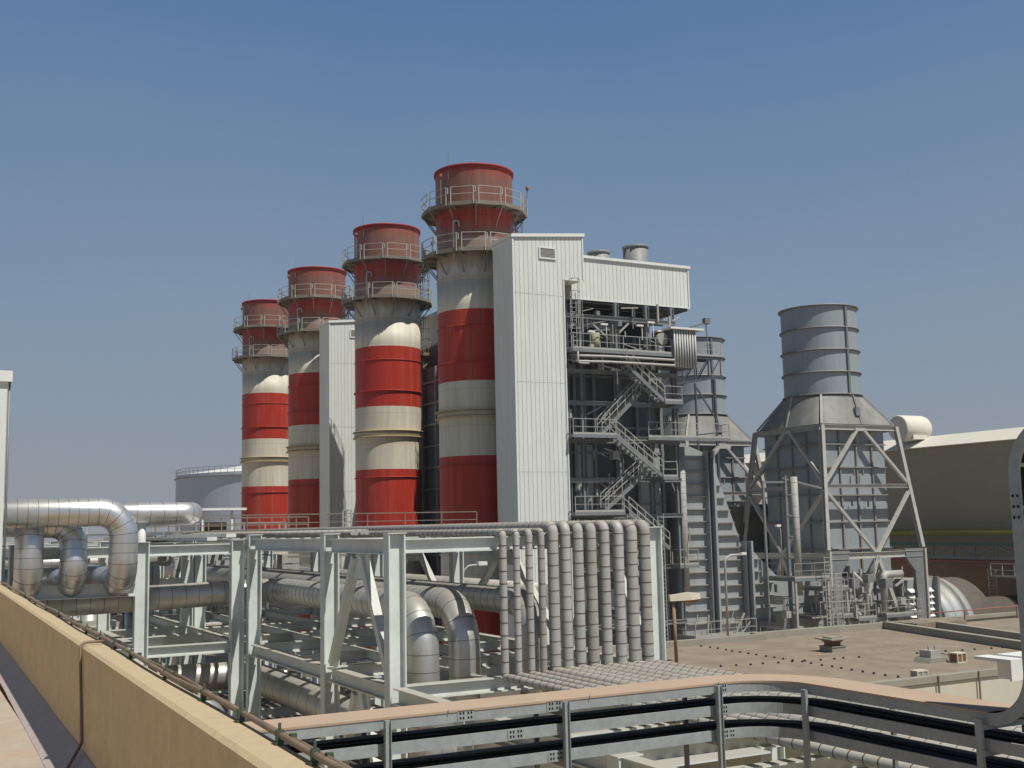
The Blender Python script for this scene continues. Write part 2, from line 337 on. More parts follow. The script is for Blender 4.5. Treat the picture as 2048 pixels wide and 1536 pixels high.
def stair(parent, p, q, width=.8, mats='rail'):
    # p, q: end points of the near stringer; the flight is `width` deep in +Y
    p = Vector(p); q = Vector(q); d = q-p; a = MB()
    for y in (0, width): a.bar(p+Vector((0, y, 0)), q+Vector((0, y, 0)), .05, .26)
    o = a.build('stringer', 'struct', parent)
    t = MB(); n = max(3, int(abs(d.z)/.24))
    for i in range(n):
        c = p.lerp(q, (i+.5)/n)+Vector((0, width/2, .06)); t.box(c.x-.14, c.x+.14, c.y-width/2+.03, c.y+width/2-.03, c.z-.02, c.z+.02)
    t.build('tread', 'rail', parent)
    r = MB()
    for y in (0, width):
        a0 = p+Vector((0, y, .1)); b0 = q+Vector((0, y, .1)); U = Vector((0, 0, 1))
        for k in (1.05, .58): r.bar(a0+U*k, b0+U*k, .05, .05)
        for i in range(6): c = a0.lerp(b0, i/5); r.bar(c, c+U*1.05, .045, .045)
    r.build('handrail', mats, parent)
def grating(parent, x0, x1, y0, y1, z, rails='f', mats='struct', railm='rail', h=1.1, supports=True):
    d = MB(); d.box(x0, x1, y0, y1, z-.06, z); d.box(x0-.01, x1+.01, y0-.05, y0-.003, z-.22, z+.02); d.box(x0-.06, x0-.012, y0-.05, y1, z-.22, z+.02); d.box(x1+.012, x1+.06, y0-.05, y1, z-.22, z+.02)
    o = d.build('platform_deck', mats, parent)
    r = MB()
    if 'f' in rails: railing(r, [(x0, y0, z), (x1, y0, z)], h)
    if 'l' in rails: railing(r, [(x0, y0+.02, z), (x0, y1, z)], h)
    if 'r' in rails: railing(r, [(x1, y0+.02, z), (x1, y1, z)], h)
    if 'b' in rails: railing(r, [(x0, y1, z), (x1, y1, z)], h)
    if r.v: r.build('railing', railm, parent)
    return o

# ------------------------------------------------------------------ setting
g = MB(); g.box(-1500, 2500, -200, 3500, -1, 0); o = g.build('ground', 'ground'); o['kind'] = 'structure'

# building we stand on
def px_par(y):   # slightly skewed inner / outer line of the parapet
    return 1.41+(y-4.96)/(23.8-4.96)*.28
bld = thing('concrete_building', 'low ochre rendered building in the foreground with its parapet wall', 'building', (-3, 8, 0))
a = MB(); a.box(-14, 1.55, -6, 30, 0, 11.6); a.build('wall', 'para', bld)
a = MB(); a.box(-14, 1.28, -5.5, 29, 11.62, 11.93); a.build('roof_floor', 'floor', bld)
a = MB()
def wallseg(mb, y0, y1, m=0):
    k = len(mb.v); X0 = [px_par(y) for y in (y0, y1)]
    prof = [(0, 11.62), (0, 12.98), (.03, 13.0), (.21, 13.0), (.23, 12.97), (.23, 11.3), (0.05, 11.3)]
    for j, y in enumerate((y0, y1)):
        for dx, z in prof: mb.v.append((X0[j]+dx, y, z))
    n = len(prof)
    for i in range(n): mb.face([k+i, k+(i+1) % n, k+n+(i+1) % n, k+n+i], m)
    mb.face([k+i for i in range(n)][::-1], m); mb.face([k+n+i for i in range(n)], m)
wallseg(a, -5.9, 4.6); wallseg(a, 4.612, 11.30); wallseg(a, 11.33, 18.2); wallseg(a, 18.212, 29.5); a.build('parapet', 'para', bld)
a = MB(); k = len(a.v)
ys = [-5.9+i*.7 for i in range(50)]
for i, y in enumerate(ys):
    jz = random.uniform(-.008, .008); X = px_par(y)
    a.v += [(X-.004, y, 12.11+jz), (X-.06, y, 12.07+jz), (X-.20, y, 11.975), (X-.27+random.uniform(-.006, .006), y, 11.935)]
for i in range(len(ys)-1):
    for j in range(3): a.face([i*4+j, i*4+j+1, i*4+j+5, i*4+j+4], 0, True)
a.build('fillet', 'fillet', bld)
a = MB(); a.box(-14, 1.0, -5.5, 9.8, 11.935, 11.96); a.build('screed_layer', 'floor', bld)
# conduits on the parapet
cn = thing('conduit_run', 'pair of thin rusty conduits clamped along the outer edge of the ochre parapet', 'conduit', (1.75, 10, 13.0))
P1 = [(px_par(y)+.20+.012*math.sin(y*1.3), y, 13.045+.006*math.sin(y*2.1)) for y in [1+i*1.0 for i in range(27)]]
P2 = [(px_par(y)+.265+.010*math.sin(y*.9+1), y, 13.02+.006*math.sin(y*1.7)) for y in [1+i*1.0 for i in range(27)]]
a = MB(); a.tube(P1, .016, 8, bend=.01); a.build('conduit', 'conduit', cn)
a = MB(); a.tube(P2, .012, 8, bend=.01); a.build('conduit', 'conduit', cn)
for y in (4.9, 5.45, 6.2, 7.1, 8.3, 9.8, 10.7, 11.6, 12.6, 13.9, 15.3, 16.9, 18.6, 20.5):
    X = px_par(y); a = MB()
    a.box(X+.175, X+.285, y-.022, y+.022, 13.002, 13.014); a.box(X+.183, X+.218, y-.015, y+.015, 13.014, 13.068); a.box(X+.25, X+.28, y-.015, y+.015, 13.014, 13.045)
    a.bar((X+.20, y, 13.07), (X+.20, y, 13.10), .012); a.build('clamp', 'green', cn)
Xp = px_par(11.25)
a = MB(); a.tube([(Xp+.18, 11.25, 13.03), (Xp-.02, 11.25, 13.03), (Xp-.02, 11.0, 12.18), (Xp-.22, 10.6, 11.99), (-1.5, 9.2, 11.985)], .014, 8, bend=.06)
a.build('drop_conduit', 'conduit', cn, 'thin conduit dropping down the inner face of the parapet')
a = MB(); a.box(.3, .36, 9.95, 10.0, 11.962, 12.02); a.build('clamp', 'green', cn)

# ------------------------------------------------------------------ white building at the left edge
wb = thing('clad_building', 'white clad building corner at the left edge beside the big pipes', 'building', (-3, 40, 0))
a = MB(); a.box(-9, 2.44, 34, 35.9, 0, 18.2)
a.build('wall', 'clad', wb)
a = MB(); a.box(-9, 2.56, 33.9, 36, 18.2, 18.5); a.build('roof_trim', 'clad_trim', wb)
a = MB(); a.tube([(2.50, 34.05, 11), (2.50, 34.05, 18.45)], .03, 8); a.build('downpipe', 'steel_dark', wb)

# ------------------------------------------------------------------ stacks
def make_stack(X, Y, label):
    r = thing('chimney_stack', label, 'chimney', (X, Y, 0), 'red and cream banded chimney stacks')
    c = (X, Y); R = 2.9
    a = MB(); zs = [0, 8, 13, 16, 19, 21.5, 24, 26, 28, 30, 31.6]
    a.rings([((X, Y, z), (0, 0, 1), R, 0) for z in zs]+[((X, Y, 31.6), (0, 0, 1), R, 0), ((X, Y, 33), (0, 0, 1), R+.02, 0), ((X, Y, 40.3), (0, 0, 1), R+.02, 0)], R, 56, 0, True, (0, 0))
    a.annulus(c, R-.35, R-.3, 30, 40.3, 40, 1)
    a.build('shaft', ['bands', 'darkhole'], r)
    a = MB(); a.annulus(c, R-.28, R+.10, 40.25, 40.38, 56); a.annulus(c, R-.1, R+.13, 40.38, 40.55, 56); a.build('rim', 'redrim', r)
    for z, ex, mm in ((22.35, .24, 'boot'), (21.85, .24, 'boot'), (32.1, .05, 'boot'), (28.5, .06, 'bands'), (25.8, .13, 'bands'), (18.35, .11, 'bands'), (36.6, .05, 'bands'), (12, .1, 'bands')):
        a = MB(); a.annulus(c, R-.02, R+ex, z-.035, z+.035, 56); a.build('flange', mm, r)
    a = MB(); a.annulus(c, R-.02, R+.10, 21.9, 22.3, 56); a.build('collar', 'boot', r)
    for (z, ro, ph) in ((37.4, 4.0, .1), (33.95, 4.05, .3)):
        a = MB(); n = 12
        a.annulus(c, R+.03, ro, z-.06, z, n, 0, False, ph); a.annulus(c, ro-.06, ro+.02, z-.22, z+.06, n, 0, False, ph)
        for j in range(n):
            t = 2*math.pi*j/n+ph; a.bar((X+R*math.cos(t), Y+R*math.sin(t), z-.16), (X+ro*math.cos(t), Y+ro*math.sin(t), z-.16), .10, .18)
        a.build('platform', 'platform', r)
        a = MB()
        for j in range(n):
            t0 = 2*math.pi*j/n+ph+.05; t1 = 2*math.pi*(j+1)/n+ph-.05
            p0 = Vector((X+ro*math.cos(t0), Y+ro*math.sin(t0), z)); p1 = Vector((X+ro*math.cos(t1), Y+ro*math.sin(t1), z)); U = Vector((0, 0, 1))
            for p in (p0, p1): a.bar(p-U*.2, p+U*1.15, .055, .055)
            for hh in (1.13, .6): a.bar(p0+U*hh, p1+U*hh, .04, .04)
            # stub closers between neighbouring panels
            t2 = 2*math.pi*(j+1)/n+ph; pm = Vector((X+ro*math.cos(t2), Y+ro*math.sin(t2), z)); q = p1.lerp(pm, .75)
            for hh in (1.08, .66): a.bar(p1+U*hh, q+U*hh, .05, .05)
            a.bar(q+U*.66, q+U*1.08, .05, .05)
        a.build('railing', 'rail', r)
        for j in range(n):
            t = 2*math.pi*j/n+ph; a = MB(); dz = 1.55
            a.bar((X+(R+.02)*math.cos(t), Y+(R+.02)*math.sin(t), z-dz), (X+(ro-.12)*math.cos(t), Y+(ro-.12)*math.sin(t), z-.22), .08, .08); a.build('bracket', 'steel_dark', r)
    # ladder with cage on the far right side, light poles, rod, sampling pipe
    ta = math.radians(-5); lx = X+3.25*math.cos(ta); ly = Y+3.25*math.sin(ta)
    a = MB()
    for zz0, zz1 in ((28, 33), (33.3, 38)):
        for dy in (-.25, .25): a.bar((lx, ly+dy, zz0), (lx, ly+dy, zz1), .06)
        z = zz0
        while z < zz1: a.bar((lx, ly-.25, z), (lx, ly+.25, z), .035); z += .35
        z = zz0+.3
        while z < zz1:
            P = [(lx+.75*math.sin(k*math.pi/5), ly-.4*math.cos(k*math.pi/5), z) for k in range(6)]
            for p, q in zip(P[:-1], P[1:]): a.bar(p, q, .05)
            z += .9
        for k in (1, 2, 3, 4): a.bar((lx+.75*math.sin(k*math.pi/5), ly-.4*math.cos(k*math.pi/5), zz0+.3), (lx+.75*math.sin(k*math.pi/5), ly-.4*math.cos(k*math.pi/5), zz1), .04)
    a.build('caged_ladder', 'platform', r)
    a = MB()                                        # small landing hanging at the right of the shaft
    a.box(X+3.0, X+4.6, Y-.9, Y+.9, 29.3, 29.42); railing(a, [(X+4.6, Y-.9, 29.4), (X+4.6, Y+.9, 29.4)], 1.1); railing(a, [(X+3.1, Y-.9, 29.4), (X+4.6, Y-.9, 29.4)], 1.1)
    a.bar((X+3.0, Y-.85, 28.2), (X+4.5, Y-.85, 29.3), .1); a.build('side_landing', 'platform', r)
    for t in (math.radians(207), math.radians(-25)):
        p = (X+4.05*math.cos(t), Y+4.05*math.sin(t)); a = MB(); a.bar((*p, 37.4), (*p, 39.3), .05); 
        q = a.build('lamp_pole', 'steel_dark', r)
        a = MB(); a.cyl(p, .10, .13, 39.3, 39.6, 10, 0, (1, 1)); a.build('warning_light', 'brown', q)
    t = math.radians(205); a = MB(); a.bar((X+3*math.cos(t), Y+3*math.sin(t), 39.5), (X+3*math.cos(t), Y+3*math.sin(t), 41.5), .03); a.build('lightning_rod', 'steel_dark', r)
    t = math.radians(216); p = (X+3.35*math.cos(t), Y+3.35*math.sin(t)); a = MB(); a.tube([(*p, 33.3), (*p, 36.2), (p[0]+.4, p[1]-.1, 36.2), (p[0]+.42, p[1]-.1, 35.8)], .06, 8, bend=.12); a.build('sampling_pipe', 'rail', r)
    return r
SX, SY = 37.55, 76.1
make_stack(SX, SY, 'nearest and tallest-looking red and cream striped chimney stack, partly behind the white stair tower')
make_stack(37.75, SY+18.3, 'second striped chimney stack from the right, standing clear between two white towers')
make_stack(37.3, SY+36.7, 'third striped chimney stack from the right, half hidden by the farther white tower')
make_stack(37.35, SY+55.0, 'farthest striped chimney stack, leftmost, in front of the round storage tank')

# ------------------------------------------------------------------ stair towers
def make_tower(dx, dy, label, dz=0):
    r = thing('stair_tower', label, 'tower', (38.9+dx, 70.3+dy, 0), 'white clad stair towers')
    x0, x1, x2 = 36.83+dx, 40.9+dx, 42.55+dx; y0, y1 = 68.8+dy, 71.8+dy
    zr = lambda x: 33.91+(x-x0)/(x2-x0)*.58
    a = MB(); a.box(x0, x1, y0, y1, 0, 31.3); a.prism([(x0, 31.3), (x2, 31.3), (x2, zr(x2)), (x0, zr(x0))], y0, y1)
    a.build('wall_cladding', 'clad', r)
    a = MB(); x = x0+.2
    while x < x2-.05:
        top = zr(x)-.02
        if x < x1: a.box(x-.014, x+.014, y0-.02, y0-.002, 0, top)
        else: a.box(x-.014, x+.014, y0-.02, y0-.002, 31.32, top)
        x += .34
    for z in (5.2, 11.4, 17.6, 23.8, 30.0): a.box(x0+.01, x1-.01, y0-.012, y0-.0015, z, z+.03)
    a.build('standing_seam', 'rib', r)
    a = MB()
    k = len(a.v)
    a.prism([(x0-.12, zr(x0)), (x2+.12, zr(x2)+.01), (x2+.12, zr(x2)+.24), (x0-.12, zr(x0)+.22)], y0-.14, y1+.12)
    a.box(x0-.03, x0+.07, y0-.06, y0-.036, 0, zr(x0)); a.box(x2-.07, x2+.03, y0-.06, y0-.036, 31.25, zr(x2)); a.box(x1-.06, x1+.03, y0-.06, y0-.036, 0, 31.3); a.box(x1, x2+.03, y0-.06, y0-.036, 31.2, 31.3)
    a.build('roof_trim', 'clad_trim', r)
    f = MB(); X0, X1, Z0, Z1 = 39.02+dx, 40.2+dx, 32.68, 33.34
    for b in ((X0-.1, X1+.1, Z0-.1, Z0), (X0-.1, X1+.1, Z1, Z1+.1), (X0-.1, X0, Z0, Z1), (X1, X1+.1, Z0, Z1)): f.box(b[0], b[1], y0-.09, y0-.037, b[2], b[3])
    fo = f.build('vent_frame', 'clad_trim', r)
    f = MB(); z = Z0+.03
    f.box(X0, X1, y0-.045, y0-.036, Z0, Z1, 1)
    while z < Z1: f.bar((X0, y0-.06, z), (X1, y0-.06, z), .03, .05); z += .09
    f.build('louvre', ['equip', 'casing'], fo)
    return r
make_tower(0, 0, 'tall narrow white stair tower standing in front of the nearest chimney stack')
make_tower(-.75, 36.6, 'farther white clad stair tower between the second and third chimney stacks')

# ------------------------------------------------------------------ boiler
def make_boiler(dy, label):
    r = thing('boiler_block', label, 'boiler building', (47, 76+dy, 0), 'heat recovery boilers')
    Y = lambda y: y+dy
    a = MB(); a.box(41.3, 51.4, Y(72.3), Y(80.5), 2, 28.2); a.build('casing', 'casing', r)
    a = MB()
    for x in (41.4, 43.5, 45.2, 47.1, 49.0, 51.2): a.box(x-.12, x+.12, Y(72.05), Y(72.297), 2, 28.1)
    for z in [4+1.9*i for i in range(13)]: a.box(41.3, 51.4, Y(72.12), Y(72.29), z-.09, z+.09)
    for z in [4+1.9*i for i in range(13)]: a.box(41.1, 41.297, Y(72.4), Y(80.4), z-.09, z+.09)
    for y in (73.5, 76.4, 79.2): a.box(41.06, 41.298, Y(y)-.12, Y(y)+.12, 2, 28.1)
    a.build('stiffener', 'struct', r)
    a = MB(); a.box(41.5, 51.1, Y(73.6), Y(80.3), 28.21, 30.08); a.build('upper_shade_wall', 'shade_casing', r)  # added wall closing the void, coloured near-black to paint its shade
    # lighter panels between the stiffeners
    for (x0, x1, z0, z1) in ((41.55, 43.35, 4.2, 14.5), (43.65, 45.05, 15.2, 19.8), (49.15, 51.05, 6, 19.6), (47.25, 48.85, 4.2, 14.2)):
        a = MB(); a.box(x0, x1, Y(72.22), Y(72.296), z0, z1); a.build('access_panel', 'duct', r)
    # penthouse
    X0, X1, Z0, Z1 = 42.6, 53.1, 30.35, 33.4
    a = MB(); a.box(X0, X1, Y(70.5), Y(81.5), Z0, Z1); a.build('penthouse_wall', 'clad', r)
    a = MB(); x = X0+.2
    while x < X1: a.box(x-.014, x+.014, Y(70.48), Y(70.498), Z0, Z1); x += .34
    a.build('standing_seam', 'rib', r)
    a = MB(); a.box(X0, X1+.15, Y(70.35), Y(81.6), Z1, Z1+.2); a.box(X1-.08, X1+.03, Y(70.43), Y(70.464), Z0, Z1); a.box(X0, X1+.03, Y(70.43), Y(70.464), Z0-.08, Z0)
    a.build('roof_trim', 'clad_trim', r)
    a = MB(); a.box(X0+.1, X1-.1, Y(70.6), Y(81.4), Z0-.25, Z0-.01); a.build('soffit', 'shade_casing', r)  # shade under the penthouse painted in by the near-black colour
    for (x, y, rad, zt) in ((51.7, 75.5, 1.0, 36.15), (48.0, 75.2, .85, 35.3), (44.9, 75.8, .5, 35.6)):
        a = MB(); a.cyl((x, Y(y)), rad, rad, 33.6, zt, 24, 0, (0, 1)); a.annulus((x, Y(y)), rad, rad+.08, zt-.15, zt, 24); a.build('silencer', 'struct', r)
    a = MB(); a.box(52.0, 53.0, Y(74.5), Y(75.4), 33.6, 34.2); a.bar((53.0, Y(75), 34.0), (54.3, Y(75), 34.0), .1); a.bar((52.9, Y(75), 33.6), (52.9, Y(75), 34.9), .08); a.build('roof_valve', 'struct', r)
    # steel frame in front
    for x in (41.6, 42.9, 46.0, 48.7, 51.0):
        a = MB(); a.column(x, Y(70.0), 2, 30.1, .34, .3); a.build('column', 'struct', r)
    for x in (43.2, 46.6, 50.6):
        a = MB(); a.column(x, Y(78.0), 28.2, 30.1, .34, .3); a.build('column', 'struct', r)
    for z in (29.1, 25.1, 22.8, 20.1, 17.3, 14.7, 11.0, 7.0):
        a = MB(); a.ibeam((41.45, Y(69.78), z-.22), (51.2, Y(69.78), z-.22), .3, .2); a.build('beam', 'struct', r)
    for z in (28.6,):
        a = MB(); a.ibeam((41.5, Y(71.4), z), (46.3, Y(71.4), z), .32, .2); a.ibeam((46.3, Y(71.4), z), (47.2, Y(71.4), z+.5), .3, .2); a.ibeam((47.2, Y(71.4), z+.5), (51.2, Y(71.4), z+.5), .32, .2)
        a.build('upper_beam', 'struct', r)
        a = MB(); railing(a, [(41.6, Y(71.3), z+.2), (46.3, Y(71.3), z+.2), (47.2, Y(71.3), z+.7), (51.1, Y(71.3), z+.7)], 1.1, 1.2); a.build('railing', 'struct', r)
    # Y brace
    a = MB(); a.bar((45.9, Y(70.6), 26.3), (45.9, Y(70.6), 28.4), .16); a.bar((45.9, Y(70.6), 27.4), (44.4, Y(70.6), 28.5), .12); a.bar((45.9, Y(70.6), 27.4), (47.5, Y(70.6), 28.8), .12); a.build('brace', 'rail', r)
    # equipment deck
    grating(r, 41.2, 49.6, Y(68.2), Y(72.2), 26.25, 'fl')
    a = MB(); random.seed(31)
    for i in range(95):
        x = random.uniform(41.5, 51.2); y = Y(random.uniform(68.6, 71.6)); z = random.choice((24.9, 25.3, 26.3, 26.3, 26.9, 27.6, 28.2, 28.9, 21.5, 18.6, 16))
        kd = random.random()
        a = MB(); nm = 'small_pipe'; y = max(y, Y(70.1)) if z < 24.5 else y
        if kd < .45: a.bar((x, y, z), (x, y, z+random.uniform(.4, 1.6)), random.choice((.05, .08, .14)))
        elif kd < .8: a.bar((x, y, z+random.uniform(0, 1)), (min(x+random.uniform(.5, 2.2), 51.3), y, z+random.uniform(0, 1)), random.choice((.05, .08, .1)))
        else: s_ = random.uniform(.12, .3); a.box(x-s_, x+s_, y-s_, y+s_, z, z+s_*2.2); nm = 'junction_box'
        a.build(nm, random.choice(('equip', 'rail', 'struct')), r)
    for (x, z) in ((43.2, 27.6), (44.3, 28.2), (48.4, 28.6), (49.2, 28.0), (45.1, 24.95), (47.4, 28.3), (50.2, 27.3)):
        a = MB(); a.box(x-.28, x+.28, Y(68.9), Y(69.1), z, z+.12); a.bar((x+.2, Y(69), z-1), (x+.2, Y(69), z), .05); a.build('luminaire', 'white', r)
    a = MB(); a.rings([((43.3, Y(68.6), 26.3), (0, 0, 1), .3, 0), ((43.3, Y(68.6), 27.5), (0, 0, 1), .3, 0)], .3, 12, 0, True, (1, 1)); a.build('small_vessel', 'yelcyl', r)
    a = MB(); a.rings([((49.1, Y(68.5), 27.4), (0, 1, 0), .45, 0), ((49.1, Y(68.9), 27.4), (0, 1, 0), .45, 0)], .45, 16, 0, True, (1, 1)); a.build('fan_housing', 'equip', r)
    for k, z in enumerate((25.75, 25.35)):
        a = MB(); a.tube([(41.6, Y(69.6), z+.3), (41.6, Y(68.3), z), (44.2, Y(68.0), z+.02), (49.7, Y(68.0), z+.02), (50.0, Y(68.4), z+.25)], .09, 8, bend=.3); a.build('pipe_run', 'rail', r)
    a = MB(); a.tube([(41.5, Y(68.1), 26.0), (41.5, Y(68.1), 25.2), (42.4, Y(68.1), 25.2)], .06, 8, bend=.15); a.build('pipe_run', 'rail', r)
    a = MB()
    for i in range(9): x = 49.75+i*.235; a.tube([(x, Y(68.0), 25.25), (x, Y(68.0), 28.05)], .075, 8)
    a.box(49.6, 51.8, Y(68.1), Y(70.0), 25.3, 28.05, 1); o = a.build('slatted_enclosure', ['slat', 'casing'], r)
    a = MB(); a.box(49.3, 52.3, Y(67.75), Y(70.2), 28.08, 28.22); a.build('lid', 'clad_trim', o)
    # caged ladder beside the tower
    a = MB(); ladder(a, 41.7, Y(68.9), 25.5, 30.4, cage=True); a.build('ladder', 'rail', r)
    # stairs and landings
    stair(r, (45.6, Y(68.2), 25.3), (48.8, Y(68.2), 22.75))
    grating(r, 48.8, 50.3, Y(68.1), Y(69.9), 22.75, 'fr')
    stair(r, (47.3, Y(69.05), 23.4), (43.9, Y(69.05), 20.35), .65)
    grating(r, 41.0, 44.6, Y(68.2), Y(69.9), 20.2, 'f')
    grating(r, 48.0, 55.4, Y(69.2), Y(70.9), 20.2, 'fr')
    a = MB(); a.ibeam((44.6, Y(69.3), 20.05), (48.0, Y(69.3), 20.05), .3, .2); a.build('beam', 'struct', r)
    stair(r, (44.5, Y(68.2), 20.1), (48.4, Y(68.2), 17.3))
    grating(r, 48.4, 49.6, Y(68.1), Y(69.8), 17.25, 'fr')
    stair(r, (47.6, Y(69.05), 17.6), (44.0, Y(69.05), 14.95), .65)
    grating(r, 41.0, 45.0, Y(68.2), Y(69.9), 14.8, 'f')
    grating(r, 49.8, 51.4, Y(68.4), Y(69.6), 10.9, 'flr')
    stair(r, (45.4, Y(68.2), 14.7), (48.8, Y(68.2), 12.1))
    grating(r, 50.0, 55.5, Y(67.2), Y(69.5), 5.8, 'flr')
    for x in (50.4, 54.6):
        a = MB(); a.bar((x, Y(67.4), 0), (x, Y(67.4), 5.7), .14); a.build('platform_leg', 'struct', r)
    a = MB()
    for i in range(26):
        x = random.uniform(48.3, 55.3); y = Y(random.uniform(67.8, 69.2)); z = random.choice((5.8, 5.8, 4.8, 7, 11, 12.5)) if x < 51 else random.choice((5.8, 4.2))
        a = MB(); a.bar((x, y, z), (x+random.uniform(-.1, .9)*random.choice((0, 1)), y, z+random.uniform(.3, 1.8)), random.choice((.05, .07, .12))); a.build('small_pipe', 'equip', r)
    # tall duct pipe beside the ribbed duct
    a = MB(); a.tube([(51.75, Y(70.6), 7.8), (51.75, Y(70.6), 19.6)], .36, 16, band=.5, cap=(1, 1)); a.build('downcomer', ['riser', 'steel_dark'], r)
    a = MB(); ladder(a, 48.9, Y(69.4), 2.2, 14.6, .5); a.build('ladder', 'rail', r)
    # lattice gallery on the duct side
    a = MB()
    for y in (73.2, 74.8):
        z0, z1 = 25.2, 27.0
        a.bar((51.4, Y(y), z1), (58.1, Y(y), z1), .1, .16); a.bar((51.4, Y(y), z0-.8), (58.1, Y(y), z0+.4), .1, .18)
        xs = [52.2, 54.2, 55.4, 56.8, 58.0]
        for i, x in enumerate(xs):
            zb = z0-.8+(x-51.4)/6.7*1.2; a.bar((x, Y(y), zb), (x, Y(y), z1), .07)
            if i: xa = xs[i-1]; a.bar((xa, Y(y), z0-.8+(xa-51.4)/6.7*1.2), (x, Y(y), z1), .07)
        a.bar((55.5, Y(y), 15), (55.4, Y(y), 24.9), .13) if y < 74 else None; a.bar((57.4, Y(y), 15), (57.3, Y(y), 25.3), .17) if y < 74 else None
        a.bar((55.5, Y(y), 24.6), (57.4, Y(y), 22.0), .1) if y < 74 else None; a.bar((55.5, Y(y), 20.8), (57.4, Y(y), 21.0), .1) if y < 74 else None
    a.box(51.4, 58.2, Y(73.1), Y(74.9), 27.08, 27.14)
    a.build('lattice_gallery', 'casing', r)
    a = MB(); railing(a, [(53.5, Y(73.2), 27.15), (58.1, Y(73.2), 27.15)], 1.1); a.build('railing', 'rail', r)
    a = MB(); a.bar((56.9, Y(73.3), 27.1), (56.8, Y(73.3), 30.0), .07); a.box(56.6, 57.1, Y(73.1), Y(73.5), 29.8, 30.25); a.bar((56.6, Y(73.3), 29.8), (55.2, Y(73.3), 29.4), .14); a.build('floodlight_mast', 'steel_dark', r)
    return r
boil = make_boiler(0, 'boiler block with open stair flights and white penthouse right of the near stair tower')
copy_tree(boil, 'darker second boiler block seen in the gap between the two right chimney stacks', (0, 18.2, 0))

# ------------------------------------------------------------------ ribbed inlet duct
def make_duct(dy, label):
    r = thing('inlet_duct', label, 'duct', (58, 75+dy, 0), 'ribbed inlet ducts')
    Y = lambda y: y+dy
    a = MB(); a.prism([(52.2, 0), (54.6, 0), (54.6, 19.3), (52.2, 20.1)], Y(71.5), Y(78.5))
    a.prism([(54.6, 0), (57.85, 0), (57.85, 12.5), (56.1, 17.0), (55.3, 19.0), (54.6, 19.3)], Y(71.55), Y(78.45))
    a.prism([(57.85, 0), (66.0, 0), (66, 9.3), (61.4, 9.6), (58.8, 11.9), (57.85, 12.4)], Y(71.6), Y(78.4)); a.build('casing', 'duct', r)
    a = MB(); z = .6
    def rx(z):
        if z < 12.5: return 57.85
        return 57.85-(z-12.5)/(17.0-12.5)*1.75 if z < 17 else 56.1
    while z < 19.2:
        a = MB(); a.box(52.4, 54.52, Y(71.27), Y(71.497), z-.03, z+.05); a.build('rib', 'duct_rib', r)
        if z < 17.4: a = MB(); a.box(55.4, rx(z)-.05, Y(71.27), Y(71.547), z-.15, z-.07); a.build('rib', 'duct_rib', r)
        if z < 11.2: a = MB(); a.box(58.7, 60.9 if z < 9.4 else 59.6, Y(71.27), Y(71.597), z-.15, z-.07); a.build('rib', 'duct_rib', r)
        z += .955
    for x, zt in ((54.95, 19.4), (58.3, 12.4)):
        a = MB(); a.box(x-.38, x-.34, Y(70.95), Y(71.5), 0, zt); a.box(x+.16, x+.34, Y(70.95), Y(71.5), 0, zt); a.box(x-.34, x+.16, Y(71.35), Y(71.4), 0, zt, 1); a.build('stiffener_column', ['duct', 'casing'], r)
    a = MB(); a.bar((55.1, Y(71.2), 18.9), (55.9, Y(71.2), 19.7), .25); a.bar((55.9, Y(71.2), 19.7), (57.0, Y(71.2), 19.7), .25); a.build('bracket', 'rail', r)
    return r
d1 = make_duct(0, 'ribbed grey inlet duct with stepped sloping top beside the boiler block')
copy_tree(d1, 'farther ribbed grey inlet duct mostly hidden behind the nearer ribbed duct', (0, 18.0, 0))

